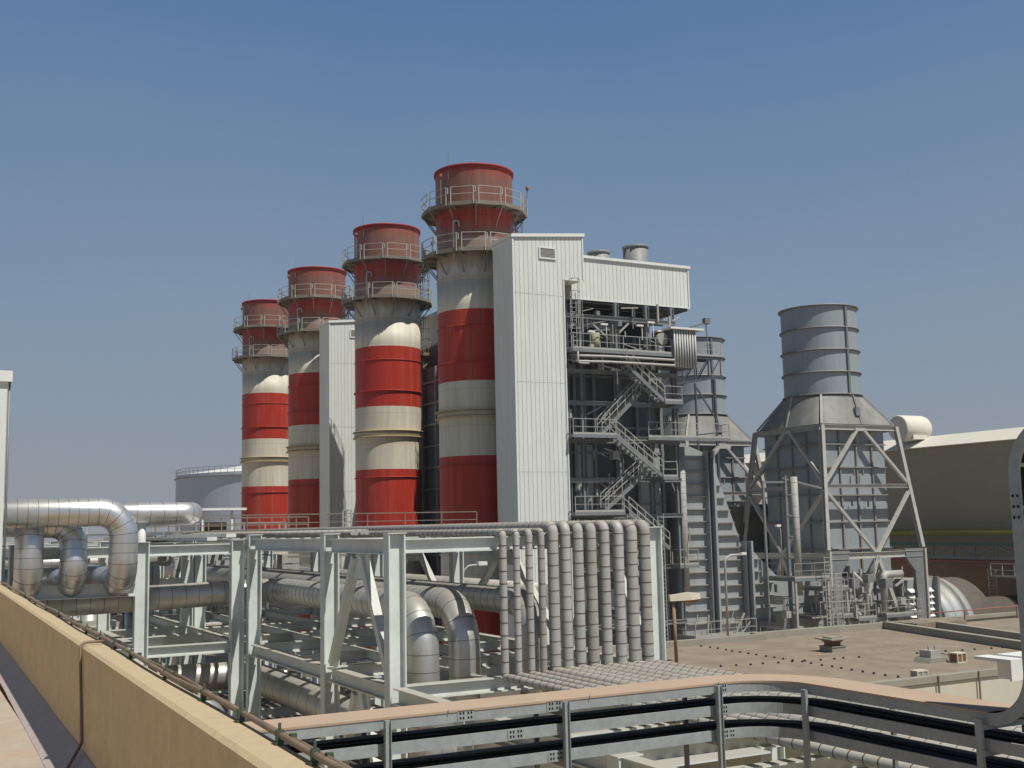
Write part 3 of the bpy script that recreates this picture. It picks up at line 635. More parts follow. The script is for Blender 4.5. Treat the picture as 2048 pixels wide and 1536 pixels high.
# ------------------------------------------------------------------ bypass stacks
def make_bypass(dy, label):
    X, Y = 70.3, 74.9+dy
    r = thing('bypass_stack', label, 'exhaust stack', (X, Y, 0), 'grey bypass stacks')
    c = (X, Y); R = 3.22
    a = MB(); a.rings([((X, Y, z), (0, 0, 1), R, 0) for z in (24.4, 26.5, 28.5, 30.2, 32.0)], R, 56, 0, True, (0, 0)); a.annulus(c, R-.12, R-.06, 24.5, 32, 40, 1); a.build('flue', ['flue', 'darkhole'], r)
    for i in range(5):
        z = 24.42+i*1.9; a = MB(); a.annulus(c, R-.1, R+(.16 if i != 4 else .2), z-.05, z+.05, 56); a.build('flange', 'steel_dark', r)
    t = math.radians(270); a = MB(); p = (X+(R+.07)*math.cos(t), Y+(R+.07)*math.sin(t)); a.bar((*p, 24.3), (*p, 32), .2, .16); a.build('vertical_seam', 'steel_dark', r)
    # square to round hood
    a = MB(); n = 56; H = 4.1; k = 0
    for i in range(n):
        t = 2*math.pi*(i+.5)/n; a.v.append((X+R*math.cos(t), Y+R*math.sin(t), 24.35))
    for i in range(n):
        t = 2*math.pi*(i+.5)/n; cx, sy = math.cos(t), math.sin(t); q = max(abs(cx), abs(sy)); a.v.append((X+H*cx/q, Y+H*sy/q, 21.75))
    for i in range(n): j = (i+1) % n; a.face([i+n, j+n, j, i], 0, (i % 14) not in (6,))
    a.build('hood', 'hood', r)
    a = MB()
    for sx_, sy_ in ((-1, -1), (1, -1), (-1, 1), (1, 1)):
        a = MB(); a.bar((X+sx_*2.3, Y+sy_*2.3, 24.4), (X+sx_*4.05, Y+sy_*4.05, 21.75), .16); a.build('hood_rib', 'frame', r)
    a = MB(); a.bar((X+.3, Y-R-.05, 24.35), (X+.35, Y-4.06, 21.75), .16); a.build('hood_rib', 'struct', r)
    a = MB(); a.bar((X-R-.05, Y+.2, 24.35), (X-4.06, Y+.2, 21.75), .16); a.build('hood_rib', 'frame', r)
    a = MB(); a.box(X-.1, X+.35, Y-4.0, Y-3.7, 22.5, 23.2); a.build('hood_step', 'struct', r)
    # duct box
    a = MB(); a.box(X-3.7, X+3.3, Y-3.5, Y+3.5, 9.5, 21.3); a.box(X-4.0, X+4.0, Y-4.0, Y+4.0, 21.32, 21.74); a.build('duct_box', 'flue', r)
    a = MB()
    for x in (-1.85, 0, 1.75): a.box(X+x-.07, X+x+.07, Y-3.66, Y-3.503, 9.6, 21.2)
    for y in (-1.8, 0, 1.8): a.box(X-3.86, X-3.703, Y+y-.07, Y+y+.07, 9.6, 21.2)
    for z in (20.1, 18.2, 15.9, 13.7, 11.5):
        a.box(X-3.7, X+3.3, Y-3.75, Y-3.5, z-.05, z+.05); a.box(X-3.95, X-3.7, Y-3.5, Y+3.5, z-.05, z+.05)
    for (x, z) in ((-.6, 18.0), (.4, 18.0), (-1, 15.5), (.8, 15.4)): a.box(X+x-.05, X+x+.05, Y-3.9, Y-3.76, z-.5, z)
    a.build('duct_rib', 'duct_rib', r)
    # splayed frame
    def hw(z): return 4.15+(21.5-z)/10*1.08
    cs = ((-1, -1), (1, -1), (1, 1), (-1, 1))
    for sx_, sy_ in cs:
        a = MB(); a.ibeam((X+sx_*hw(21.6), Y+sy_*hw(21.6), 21.6), (X+sx_*hw(11.5), Y+sy_*hw(11.5), 11.5), .34, .34, .05, upv=(0, 1, 0)); a.build('leg', 'frame', r)
    for i in range(4):
        (ax, ay), (bx, by) = cs[i], cs[(i+1) % 4]
        P = lambda sx_, sy_, z: Vector((X+sx_*hw(z), Y+sy_*hw(z), z))
        a = MB(); a.ibeam(P(ax, ay, 21.45), P(bx, by, 21.45), .42, .3); a.build('frame_beam', 'frame', r)
        a = MB(); a.ibeam(P(ax, ay, 16.6), P(bx, by, 16.6), .32, .28); a.build('frame_beam', 'frame', r)
        mt = (P(ax, ay, 21.3)+P(bx, by, 21.3))/2; mbm = (P(ax, ay, 11.2)+P(bx, by, 11.2))/2
        mbm.x = X+hw(11.2)*(0 if ax != bx else ax); d = (P(bx, by, 21)-P(ax, ay, 21)).normalized()
        for pa, q in ((mt-d*.35, P(ax, ay, 16.75)), (mt+d*.35, P(bx, by, 16.75)), (mbm-d*.1, P(ax, ay, 16.3)), (mbm+d*.1, P(bx, by, 16.3))):
            a = MB(); a.bar(pa, q, .28, .22); a.build('brace', 'frame', r)
        a = MB(); a.bar(mt-d*.6, mt+d*.6, .3, .24); a.build('gusset', 'frame', r)
        a = MB(); a.ibeam(P(ax, ay, 11.0), P(bx, by, 11.0), .5, .32); a.build('portal_beam', 'frame', r)
        h1 = hw(11.2); b1 = Vector((X+(ax*h1*.72 if ax != bx else ax*h1), Y+(ay*h1*.72 if ay != by else ay*h1), 2.0)); b2 = Vector((X+(bx*h1*.72 if ax != bx else bx*h1), Y+(by*h1*.72 if ay != by else by*h1), 2.0))
        for bq in (b1, b2): a = MB(); a.bar(mbm-Vector((0, 0, .3)), bq, .34, .34); a.build('brace', 'frame', r)
    for sx_, sy_ in cs:
        h1 = hw(11.4); x, y = X+sx_*h1, Y+sy_*h1; a = MB()
        x0, x1 = (x-.15, x+.85) if sx_ < 0 else (x-.85, x+.15)
        # tapered portal column: web plate with bright outer flange
        inner = -sx_
        poly = [(x-sx_*0, 0), (x-sx_*0, 11.4), (x+inner*2.2, 11.4), (x+inner*2.0, 10.6), (x+inner*1.15, 9.6), (x+inner*.75, 0)]
        poly = [(x+ (1.0 if sx_<0 else -.9), 0) if False else p for p in poly]
        if inner < 0: poly = poly[::-1]
        a.prism(poly, y-.15, y+.15, 1); a.box(x-.1, x+.1, y-.32, y+.32, 0, 11.42)
        a.build('portal_column', ['frame', 'struct'], r)
    return r
b1 = make_bypass(0, 'nearer grey bypass stack on its splayed braced steel frame')
copy_tree(b1, 'farther grey bypass stack rising behind the lattice gallery of the boiler', (-.4, 17.9, 0))

# gas turbine exhaust line under the near bypass stack
gt = thing('turbine_exhaust', 'round grey turbine exhaust casing with louvred enclosure in front of the terracotta wall', 'exhaust duct', (82, 74.9, 0))
a = MB(); a.box(74.1, 78.6, 71.3, 78.5, 0, 8.7); a.box(66.0, 74.1, 72.0, 78, 0, 9.3); a.build('enclosure', 'duct', gt)
for x0, x1 in ((74.5, 75.9), (76.5, 78.0)):
    a = MB(); z = .4
    while z < 7.9: a.prismYZ([(70.95, z), (71.29, z+.3), (71.29, z)], x0, x1); z += .52
    a.build('louvre', 'clad_trim', gt)
for x in (73.9, 76.2, 78.4):
    a = MB(); a.box(x-.14, x+.14, 70.8, 71.28, 0, 8.9); a.build('post', 'struct', gt)
a = MB(); ax = (1, 0, 0); K = 5.1
def cx(x, r_, m=0): return ((x, 74.9, 4.0), ax, r_, m)
a.rings([cx(78.7, 4.6), cx(79.9, 4.6), cx(79.92, 4.6, 1), cx(80.0, 4.6, 1), cx(80.02, 4.6), cx(81.2, 4.6), cx(81.21, 4.8, 1), cx(81.35, 4.8, 1), cx(81.37, 4.6, 1), cx(81.6, 4.65), cx(82.1, 4.65)], 4.6, 48, 0, True, (1, 1)); a.build('diffuser', ['duct', 'struct'], gt)
a = MB(); a.rings([cx(82.1, 4.5), cx(84.8, 4.5), cx(85.1, 4.3), cx(85.11, 2.5), cx(95.2, 2.5)], 4.4, 48, 0, True, (0, 1)); a.build('casing', 'shade_brown', gt)  # shaded section: its darkness is in the brown colour
a = MB(); ladder(a, 87.5, 70.0, 2, 8.6, .6, 'x', 0); a.build('ladder', 'rail', gt)
for (x, z) in ((81.6, 4.6), (81.6, 2.8), (82.0, 2.9)):
    a = MB(); a.box(x-.15, x+.15, 70.15, 70.45, z, z+.4); a.build('inspection_hatch', 'casing', gt)

# ribs on the enclosure under the stack
for k, (x0, x1) in enumerate(((66.6, 69.2), (69.6, 73.6))):
    z = .8
    while z < 9: a = MB(); a.box(x0, x1, 71.8, 71.997, z-.05, z+.05); z += 1.05; a.build('rib', 'duct_rib', gt)

# burner platforms between the ducts
bp = thing('burner_platform', 'cluttered grey access platforms and ladders beside the sloping ribbed duct', 'access platform', (61, 69, 0))
grating(bp, 59.2, 62.6, 67.0, 70.2, 9.6, 'flr'); grating(bp, 58.0, 62.2, 66.4, 69.8, 4.9, 'flr'); grating(bp, 62.8, 65.4, 68, 70.5, 8.7, 'flr'); grating(bp, 62.0, 65.6, 67.5, 70, 6.6, 'f')
for x, y, z in ((59.3, 67.1, 9.5), (62.5, 67.1, 9.5), (58.2, 66.5, 4.8), (62.1, 66.5, 4.8), (65.3, 68.1, 8.6)):
    a = MB(); a.bar((x, y, 0), (x, y, z), .16); a.build('post', 'rail', bp)
for x, y, z0, z1 in ((61.8, 66.3, 4.9, 11.2), (63.9, 67.4, 0, 9.9), (63.2, 67.4, 0, 9.9)):
    a = MB(); ladder(a, x, y, z0, z1, .6); a.build('ladder', 'rail', bp)
a = MB(); railing(a, [(62.0, 66.3, 6.9), (63.4, 66.3, 6.9)], 2.6, .35, mids=5, toe=False); a.build('guard_screen', 'rail', bp)
a = MB(); random.seed(5)
for i in range(60):
    x = random.uniform(58.6, 66); y = random.uniform(67.2, 71); z = random.uniform(0, 8.5); kd = random.random()
    a = MB(); nm = 'small_pipe'
    if kd < .4: a.bar((x, y, z), (x, y, z+random.uniform(.5, 2.5)), random.choice((.06, .1, .16)))
    elif kd < .8: a.bar((x, y, z), (x+random.uniform(.5, 2), y, z+random.choice((0, 0, .6))), random.choice((.06, .1, .14)))
    else: s_ = random.uniform(.15, .45); a.box(x-s_, x+s_, y-s_, y+s_, z, z+s_*2); nm = 'valve_box'
    a.build(nm, random.choice(('equip', 'rail', 'struct')), bp)
bq = thing('gas_skid', 'tangle of grey gas valves, ladders and rails beneath the near bypass stack', 'gas skid', (70, 68.5, 0))
grating(bq, 69.6, 73.4, 68.3, 70.6, 6.3, 'flr'); grating(bq, 66.6, 68.5, 68.3, 70.4, 6.2, 'fr')
for x, y, z in ((69.7, 68.4, 6.2), (73.3, 68.4, 6.2), (66.7, 68.4, 6.1)):
    a = MB(); a.bar((x, y, 0), (x, y, z), .14); a.build('post', 'rail', bq)
a = MB(); ladder(a, 73.0, 68.0, 0, 7.5, .5); a.build('ladder', 'rail', bq)
for pth, rr in (([(66.8, 69, 9.8), (68.3, 69, 8.6), (68.3, 69, 3.2)], .16), ([(68.3, 68.9, 5.2), (67.2, 68.9, 6.6)], .1), ([(70.6, 69.4, 6.4), (70.6, 69.4, 9.4), (72.8, 69.6, 9.4)], .3)):
    a = MB(); a.tube(pth, rr, 12, bend=.4); a.build('pipe', 'rail', bq)
a = MB()
for i in range(90):
    x = random.uniform(66.6, 73.6); y = random.uniform(68.6, 71.4); z = random.choice((random.uniform(0, 5), random.uniform(6.2, 9.0))); kd = random.random()
    a = MB(); nm = 'small_pipe'
    if kd < .45: a.bar((x, y, z), (x, y, z+random.uniform(.4, 2)), random.choice((.06, .1, .18)))
    elif kd < .8: a.bar((x, y, z), (x+random.uniform(.4, 1.6), y, z+random.choice((0, 0, .5))), random.choice((.06, .1, .14)))
    else: s_ = random.uniform(.15, .4); a.box(x-s_, x+s_, y-s_, y+s_, z, z+s_*2); nm = 'valve_box'
    a.build(nm, random.choice(('equip', 'rail', 'struct')), bq)
gp = thing('gas_riser', 'tall grey banded gas pipe left of the near bypass stack frame', 'pipe', (61.5, 69, 8))
a = MB(); a.tube([(61.35, 69, 8.2), (61.35, 69, 17.3)], .27, 16, band=.9, off=.1); a.build('riser', ['riser', 'seam'], gp)
a = MB(); a.bar((60.7, 69.3, 0), (60.7, 69.3, 17.4), .2, .25); a.bar((60.4, 69.3, 17.2), (64.4, 69.3, 16.4), .14); 
z = 9.5
while z < 17: a.bar((60.7, 69.2, z), (61.2, 69, z), .1); z += 1.6
a.bar((58.5, 69.3, 0), (58.5, 69.3, 17.0), .16); a.bar((58.5, 69.3, 16.9), (60.7, 69.3, 16.9), .14); a.build('support_frame', 'struct', gp)

# ------------------------------------------------------------------ turbine hall and things along it
th = thing('turbine_hall', 'long brown turbine hall with a white roof edge behind the bypass stacks', 'building', (110, 120, 0))
a = MB(); a.box(95, 130, 40, 215, 9.6, 21.2); a.build('upper_wall', 'hall', th)
a = MB(); a.box(95.12, 129.9, 40.1, 214.9, 0, 9.58); a.build('lower_wall', 'terra', th)
a = MB(); a.prism([(94.75, 21.18), (130, 21.18), (130, 22.4), (112, 23.6), (97.4, 22.55), (94.75, 21.26)], 39.8, 215.2); a.build('roof', 'hallroof', th)
a = MB(); a.box(94.85, 95.1, 40, 215, 9.35, 9.55); a.build('red_trim', 'pink', th)
for i, (y, lab) in enumerate(((71, 'nearest cream roof vent drum, cut by the right edge above the arched tray'), (89, 'middle cream roof vent drum right of the near bypass stack'), (107.6, 'cream roof vent drum hidden largely behind the near bypass stack frame'))):
    v = thing('roof_vent', lab, 'roof vent', (94, y, 22), 'cream drums on the turbine hall roof'); r_ = 1.5
    dz = 0 if i < 2 else -.2
    P = [((88.5, y, 23.45+dz), ax, 1.5, 0), ((97.2, y, 23.45+dz), ax, 1.4, 0), ((97.6, y, 23.45+dz), ax, 1.3, 0), ((97.9, y, 23.45+dz), ax, 1.1, 0)]
    P = [((93.9, y, 23.45+dz), ax, 1.3, 0), ((94.1, y, 23.45+dz), ax, 1.4, 0)]+P[1:]
    a = MB(); a.rings(P, 1.5, 28, 0, True, (1, 1)); a.build('drum', 'hallroof', v)
    a = MB(); a.box(94.9, 97.0, y-1.2, y+1.2, 22.2, 22.7); a.build('saddle', 'hallroof', v)
yp = MB(); yp.tube([(93.6, 60, 12.4), (93.6, 130, 12.4)], .33, 14); tag(yp.build('gas_main', 'yellow'), 'long yellow green pipe running along the brown hall wall', 'pipe')
tb = thing('truss_bridge', 'teal lattice truss bridge carrying pipes along the hall wall', 'pipe bridge', (93.2, 80, 9.8))
a = MB(); a.bar((93.2, 55, 11.2), (93.2, 100, 11.2), .3, .3); a.build('top_chord', 'teal', tb)
a = MB(); a.bar((93.2, 55, 9.9), (93.2, 100, 9.9), .25, .3); a.build('bottom_chord', 'struct', tb)
a = MB(); y = 56; k = 0
while y < 99: a.bar((93.2, y, 10), (93.2, y, 11.1), .16); a.bar((93.2, y, 10 if k % 2 else 11.1), (93.2, y+2.6, 11.1 if k % 2 else 10), .14); y += 2.6; k += 1
a.build('web_member', 'struct', tb)
for y in (58, 74.5, 96): a = MB(); a.box(93, 93.4, y-.2, y+.2, 0, 9.75); a.build('post', 'struct', tb)
wp = thing('wall_platform', 'small railed ladder platform against the terracotta wall at the right', 'access platform', (92, 74, 6))
a = MB(); a.box(91.5, 94.5, 71.0, 76.3, 8.1, 8.25); a.build('deck', 'platform', wp)
a = MB(); railing(a, [(91.5, 76.3, 8.25), (91.5, 71.0, 8.25)], 1.2, 1.2, .08); a.build('railing', 'rail', wp)
a = MB(); ladder(a, 91.3, 76.0, 0, 8.9, .9, 'y'); a.build('ladder', 'rail', wp)

be = thing('brown_enclosure', 'dark brown box enclosure behind the tall grey gas pipe and sloping duct', 'enclosure', (66, 83, 0))
a = MB(); a.box(64.6, 69.0, 80.0, 86.5, 0, 15.2); a.build('wall', 'shade_brown', be)  # dark brown stands in for the shade on this block
a = MB(); a.box(64.5, 69.1, 79.9, 86.6, 15.2, 15.4); a.build('roof_edge', 'struct', be)
# storage tank
tk = thing('storage_tank', 'big pale blue cylindrical storage tank with handrail behind the farthest chimney', 'storage tank', (79, 275, 0))
TX, TY, TR = 83.1, 268.6, 27.3
a = MB(); a.cyl((TX, TY), TR, TR, 0, 27.0, 96, 0, (0, 0)); a.build('shell', 'tank', tk)
a = MB(); a.cyl((TX, TY), TR, .5, 27.0, 31.2, 96, 0, (0, 1)); a.build('roof', 'tankroof', tk)
a = MB(); n = 96
for i in range(n):
    t0, t1 = 2*math.pi*i/n, 2*math.pi*(i+1)/n; p = (TX+TR*math.cos(t0), TY+TR*math.sin(t0)); q = (TX+TR*math.cos(t1), TY+TR*math.sin(t1))
    a.bar((*p, 27), (*p, 28.3), .09)
    for z in (27.65, 28.3): a.bar((*p, z), (*q, z), .08)
a.annulus((TX, TY), TR, TR+.4, 26.2, 26.35, 96); a.build('handrail', 'steel_dark', tk)

# ------------------------------------------------------------------ pipe rack (steelwork)
def rack(name_label, xs, ys, ztop, levels, loc, diag=(), z0=0, cat='pipe rack', xlevels=None, ext=None, skipcol=()):
    r = thing('pipe_rack', name_label, cat, loc, 'painted steel pipe racks')
    for i, x in enumerate(xs):
        for j, y in enumerate(ys):
            if (i, j) in skipcol: continue
            a = MB(); a.column(x, y, z0, ztop); a.box(x-.24, x+.24, y-.19, y+.19, ztop, ztop+.02)
            a.build('column', 'steel', r)
    hx = .21
    for j, y in enumerate(ys):
        for z in levels:
            for xa, xb in zip(xs[:-1], xs[1:]):
                a = MB(); a.ibeam((xa+hx+.003, y, z-.17), (xb-hx-.003, y, z-.17), .34, .26, .03); a.build('cross_beam', 'steel', r)
    for x in xs:
        for z in levels:
            for ya, yb in zip(ys[:-1], ys[1:]):
                a = MB(); a.ibeam((x, ya+.18, z-.18), (x, yb-.18, z-.18), .36, .28, .03); a.build('long_beam', 'steel', r)
    return r
YA = [25.2, 29.8, 37.3, 45.0, 53.0, 61.0]
ra = rack('main pale green steel pipe rack standing behind the vertical insulated pipes', [10.2, 17.45], YA, 13.87, [13.75, 10.40], (13.8, 30, 0))
def vbrace(parent, x, ya, yb, zt, zb, t=.2):
    ym = (ya+yb)/2; a = MB()
    a.bar((x, ym-.25, zt), (x, ya+.25, zb), t, t*.9); a.build('brace', 'steel', parent)
    a = MB(); a.bar((x, ym+.25, zt), (x, yb-.25, zb), t, t*.9); a.build('brace', 'steel', parent)
    a = MB(); a.box(x-.02, x+.02, ym-.6, ym+.6, zt-.55, zt+.05); a.build('gusset', 'steel', parent)
vbrace(ra, 10.2, 25.2, 29.8, 13.3, 10.5, .22); vbrace(ra, 10.2, 25.2, 29.8, 9.95, 6.6, .22); vbrace(ra, 17.45, 29.8, 37.3, 13.3, 10.5); vbrace(ra, 17.45, 37.3, 45.0, 13.3, 10.5); vbrace(ra, 17.45, 25.2, 29.8, 13.3, 10.5)
for x in (12.6, 15.0):
    a = MB(); a.ibeam((x, 25.4, 10.23), (x, 60.8, 10.23), .3, .2); a.build('long_beam', 'steel', ra)
for y in (27.5, 33.5, 41.0):
    a = MB(); a.ibeam((10.4, y, 10.2), (17.2, y, 10.2), .3, .22); a.build('cross_beam', 'steel', ra)
    a = MB(); a.ibeam((10.4, y, 13.6), (17.2, y, 13.6), .24, .2); a.build('cross_beam', 'steel', ra)
for y in (25.2, 29.8, 37.3, 45, 53):
    a = MB(); a.ibeam((10.42, y, 7.0), (17.2, y, 7.0), .34, .26); a.build('cross_beam', 'steel', ra)
# front lower part of the rack, carrying the pipes towards the foreground
rf = rack('low front pipe rack running under the foreground cable trays', [10.2, 17.9], [2.0, 8.6, 15.7, 21.3], 10.38, [9.93], (14, 12, 0), cat='pipe rack')
for ya, yb in ((2.2, 8.4), (8.8, 15.5), (15.9, 21.1), (21.5, 25.0)):
    a = MB(); a.ibeam((10.2, ya, 10.2), (10.2, yb, 10.2), .36, .28); a.build('long_beam', 'steel', rf)
a = MB(); a.ibeam((17.9, 21.5, 9.75), (17.9, 25.0, 9.75), .36, .28); a.build('long_beam', 'steel', rf)
for y in (4.4, 6.6, 10.8, 13.2, 18.3, 20.0, 23.4):
    a = MB(); a.ibeam((10.4, y, 9.75), (17.7, y, 9.75), .34, .34 if y != 13.2 else .5); a.build('cross_beam', 'steel', rf)
a = MB(); a.box(10.4, 12.6, 15.05, 15.5, 10.25, 10.28); a.build('support_plate', 'steel', rf)
a = MB(); a.box(10.4, 17.6, 13.9, 14.3, 9.2, 9.23); a.build('support_plate', 'steel', rf)
for i in range(6): a = MB(); a.box(10.7+i*.6, 10.95+i*.6, 13.0, 13.35, 9.93, 9.96); a.box(10.7+i*.6, 10.73+i*.6, 13.0, 13.35, 9.96, 10.12); a.build('pipe_shoe', 'steel', rf)
for y in (8.6, 15.7): a = MB(); a.ibeam((3.0, y, 9.2), (10.0, y, 9.2), .4, .3); a.build('cross_beam', 'steel', rf)
# left rack
rb = rack('left pale steel pipe rack between the white building corner and the main rack', [3.1, 6.72, 9.72], [37.6, 45.0, 53.0, 61.0], 13.72, [13.62, 10.5], (6.4, 45, 0))
for p, q in (((3.3, 37.35, 12.3), (6.5, 37.35, 12.3)), ((3.3, 45, 12.1), (9.5, 45, 12.1)), ((3.3, 41.2, 10.3), (9.5, 41.2, 10.3)), ((5.0, 37.8, 10.3), (5.0, 60, 10.3))):
    a = MB(); a.ibeam(p, q, .42, .34); a.build('cross_beam', 'steel', rb)
rd = rack('far left rear pipe rack seen between the left pipes', [2.5, 8.0, 14.0, 20.0], [69.0, 78.0], 12.6, [12.5, 9.0], (11, 72, 0))

# ------------------------------------------------------------------ vertical pipe bundle
ords = ['first', 'second', 'third', 'fourth', 'fifth', 'sixth', 'seventh', 'eighth', 'ninth', 'tenth', 'eleventh', 'twelfth']
RX = [12.86, 13.23, 13.58, 13.92, 14.25, 14.61, 14.97, 15.35, 15.75, 16.17, 16.57, 16.97]
RD = [.19, .17, .18, .175, .28, .265, .28, .29, .275, .285, .31, .31]
for i, (x, dm) in enumerate(zip(RX, RD)):
    small = i < 4; rr = dm/2*(1.0)
    zt = 13.93 if small else 14.09; zt -= rr; zb = 10.52-rr if small else 10.57-rr
    lab = ('%s upright insulated pipe from the left in the bundle, a %s one' % (ords[i], 'thin' if small else 'thick'))
    if i == 0: lab = 'leftmost thin insulated pipe of the upright bundle'
    if i == 11: lab = 'rightmost thick insulated pipe of the upright bundle'
    a = MB(); yy = 24.85
    a.tube([(x, 66, zt), (x, yy, zt), (x, yy, zb), (x, -4, zb)], rr, 16, bend=rr*1.02, band=.305, off=random.uniform(0, .2), bw=random.choice((.014, .018, .022)), lip=.005)
    o = a.build('riser_pipe', [('riser', 'riser_old', 'riser', 'riser_new')[(i*7) % 4], 'rust_seam']); tag(o, lab, 'pipe', 'insulated pipes of the upright bundle')
# second layer on the rack, only its ends and undersides show
for i, x in enumerate((11.0, 11.35, 11.8, 12.2)):
    a = MB(); a.tube([(x, 66, 13.9), (x, 30.2+i*.7, 13.9)], .07+.015*(i % 2), 10, band=.6); o = a.build('rack_pipe', ['riser', 'rust_seam'])
    tag(o, ['thin dusty pipe nearest the left side on top of the main rack', 'second thin dusty pipe from the left on top of the main rack', 'third thin dusty pipe from the left on top of the main rack', 'thin dusty pipe on the main rack next to the upright bundle pipes'][i], 'pipe', 'thin pipes on the rack top')

# ------------------------------------------------------------------ large jacketed pipes
def bigpipe(label, path, r_, bend=None, band=.42, mt='alu', name='steam_pipe', n=32, cap=(1, 1), group='large jacketed pipes'):
    a = MB(); a.tube(path, r_, n, bend=bend or r_*3, band=band, bw=.012, lip=.004, cap=cap); o = a.build(name, [mt, 'seam']); return tag(o, label, 'pipe', group)
bigpipe('large aluminium pipe bending down, left one of the two big elbows in the rack', [(2.6, 38.6, 11.85), (11.41, 38.6, 12.02), (11.41, 26.4, 12.02), (11.41, 26.4, 5)], .40, bend=1.05, mt='alu_dusty')
bigpipe('large aluminium pipe with a dark shaded elbow just left of the thin riser pipes', [(12.53, 64, 12.05), (12.53, 26.4, 12.05), (12.53, 26.4, 5)], .40, bend=1.05, mt='alu_dusty')
bigpipe('large jacketed pipe bending down behind the upright bundle', [(14.6, 64, 12.0), (14.6, 26.6, 12.0), (14.6, 26.6, 5)], .36, bend=.95, mt='alu_dusty')
bigpipe('large shiny pipe running from the white building corner and bending down at the left', [(0, 36.3, 14.66), (5.95, 36.3, 14.66), (5.95, 36.3, 12.55), (5.95, 45, 12.55)], .42, bend=.72, mt='alu', band=.28)
bigpipe('shiny vertical pipe dropping beneath the left horizontal pipe, middle of the three drops', [(-1, 37.3, 14.55), (4.62, 37.25, 14.3), (4.62, 36.6, 12.55), (4.62, 45, 12.5)], .40, bend=.6, mt='alu', band=.28)
bigpipe('shiny vertical pipe drop beside the white building corner, leftmost of the three drops', [(3.36, 38.1, 14.5), (3.36, 36.7, 14.2), (3.36, 36.7, 12.5), (3.36, 45, 12.5)], .40, bend=.6, mt='alu', band=.28)
bigpipe('short shiny horizontal pipe with a rounded end behind the left elbow', [(2, 39.4, 14.66), (8.75, 39.4, 14.66), (8.75, 48, 14.6)], .355, bend=.5, mt='alu', band=.42)
bigpipe('dull jacketed pipe low between the left drop pipes running along the rack', [(2.5, 40.6, 12.6), (7.8, 40.6, 12.6)], .36, mt='alu_dusty', band=.35)
a = MB(); a.cyl((7.02, 39.4), .14, .14, 13.66, 14.4, 14); a.cyl((7.02, 39.4), .2, .2, 13.64, 13.7, 14); tag(a.build('pipe_stand', 'white'), 'small white round stand under the short shiny horizontal pipe', 'pipe stand')
bigpipe('big dark low pipe running under the rack towards the foreground', [(4.0, 43.2, 8.75), (11.6, 43.2, 8.75), (11.6, 8.0, 8.6)], .52, bend=1.0, mt='alu_dusty', band=.9)
bigpipe('bright elbow pipe at low level left of the first rack column', [(4.6, 34.2, 9.05), (8.3, 34.2, 9.05), (8.3, 34.2, 6)], .34, bend=.7, mt='alu', band=.9)
bigpipe('dark jacketed pipe beneath the bright low elbow at the parapet', [(4.6, 31.2, 8.55), (7.6, 31.2, 8.55), (7.6, 31.2, 5)], .5, bend=.9, mt='alu_dusty', band=.16)
for i, (x, y, z0, z1) in enumerate(((4.1, 47.0, 8.5, 11.4), (6.9, 50, 8.5, 11.6), (8.3, 48.2, 10.6, 13.2), (12.0, 57, 9, 12.8))):
    bigpipe(['stub pipe rising under the low horizontal pipe at the left', 'second stub pipe rising beneath the left rack', 'upright dull pipe behind the left rack column', 'upright pipe in the depths of the main rack'][i], [(x, y, z0-6), (x, y, z1)], .33, mt='alu_dusty', band=.5, group='upright stub pipes')
for i in range(6):
    x = 12.7+i*.55; a = MB(); a.tube([(x, 42.2, 7.6), (x, 42.2, 8.9)], .13, 12); a.tube([(x, 42.2, 8.2), (x, 41.2, 8.2)], .11, 10)
    tag(a.build('nozzle', 'alu'), 'short shiny upright nozzle in the row low between the rack columns', 'nozzle', 'row of shiny nozzles')
# long low pipes between the racks, only glimpsed
glimpse = [((1.5, 55.5, 11.2), (17.0, 55.5, 11.2), .30, 'dusty pipe crossing the rear of the left rack'), ((1.5, 49.5, 12.9), (10.0, 49.5, 12.9), .25, 'dull pipe crossing high behind the left rack'),
           ((19.3, 70, 11.6), (19.3, 34, 11.6), .45, 'wide dull pipe running beside the rear of the main rack'),
           ((1.5, 66, 9.6), (30, 66, 9.6), .3, 'far dusty pipe crossing behind all racks')]
for p, q, rr, lab in glimpse: bigpipe(lab, [p, q], rr, mt='alu_dusty', band=1.1, n=14, group='pipes glimpsed between the racks', name='crossing_pipe')
def clutter(parent, n, xr, yr, zr_, seed):
    random.seed(seed)
    for i in range(n):
        x = random.uniform(*xr); y = random.uniform(*yr); z = random.uniform(*zr_); kd = random.random(); a = MB(); nm = 'small_pipe'; x2 = min(x+random.uniform(.8, 3.5), xr[1])
        if kd < .35: a.bar((x, y, z-random.uniform(.5, 2.5)), (x, y, z), random.choice((.08, .14, .25)))
        elif kd < .7: a.bar((x, y, z), (x2, y, z), random.choice((.06, .1, .2)))
        elif kd < .85: a.bar((x, y, z), (x, y+random.uniform(.8, 3.5), z), random.choice((.06, .12, .2)))
        else: s_ = random.uniform(.15, .5); a.box(x-s_, x+s_, y-s_, y+s_, z-s_, z+s_); nm = 'valve_box'
        a.build(nm, random.choice(('equip', 'steel_dark', 'rail', 'platform')), parent)
vs = thing('valve_station', 'crowded grey valves and small piping between the left rack columns', 'valve station', (6, 52, 9)); clutter(vs, 98, (1.5, 13), (47, 66), (8.4, 12.9), 12)
v2 = thing('valve_station', 'pale small pipework and braces seen through the main rack, below the walkway', 'valve station', (15, 55, 9)); clutter(v2, 90, (11.5, 22), (54, 70), (8.8, 13.0), 4)
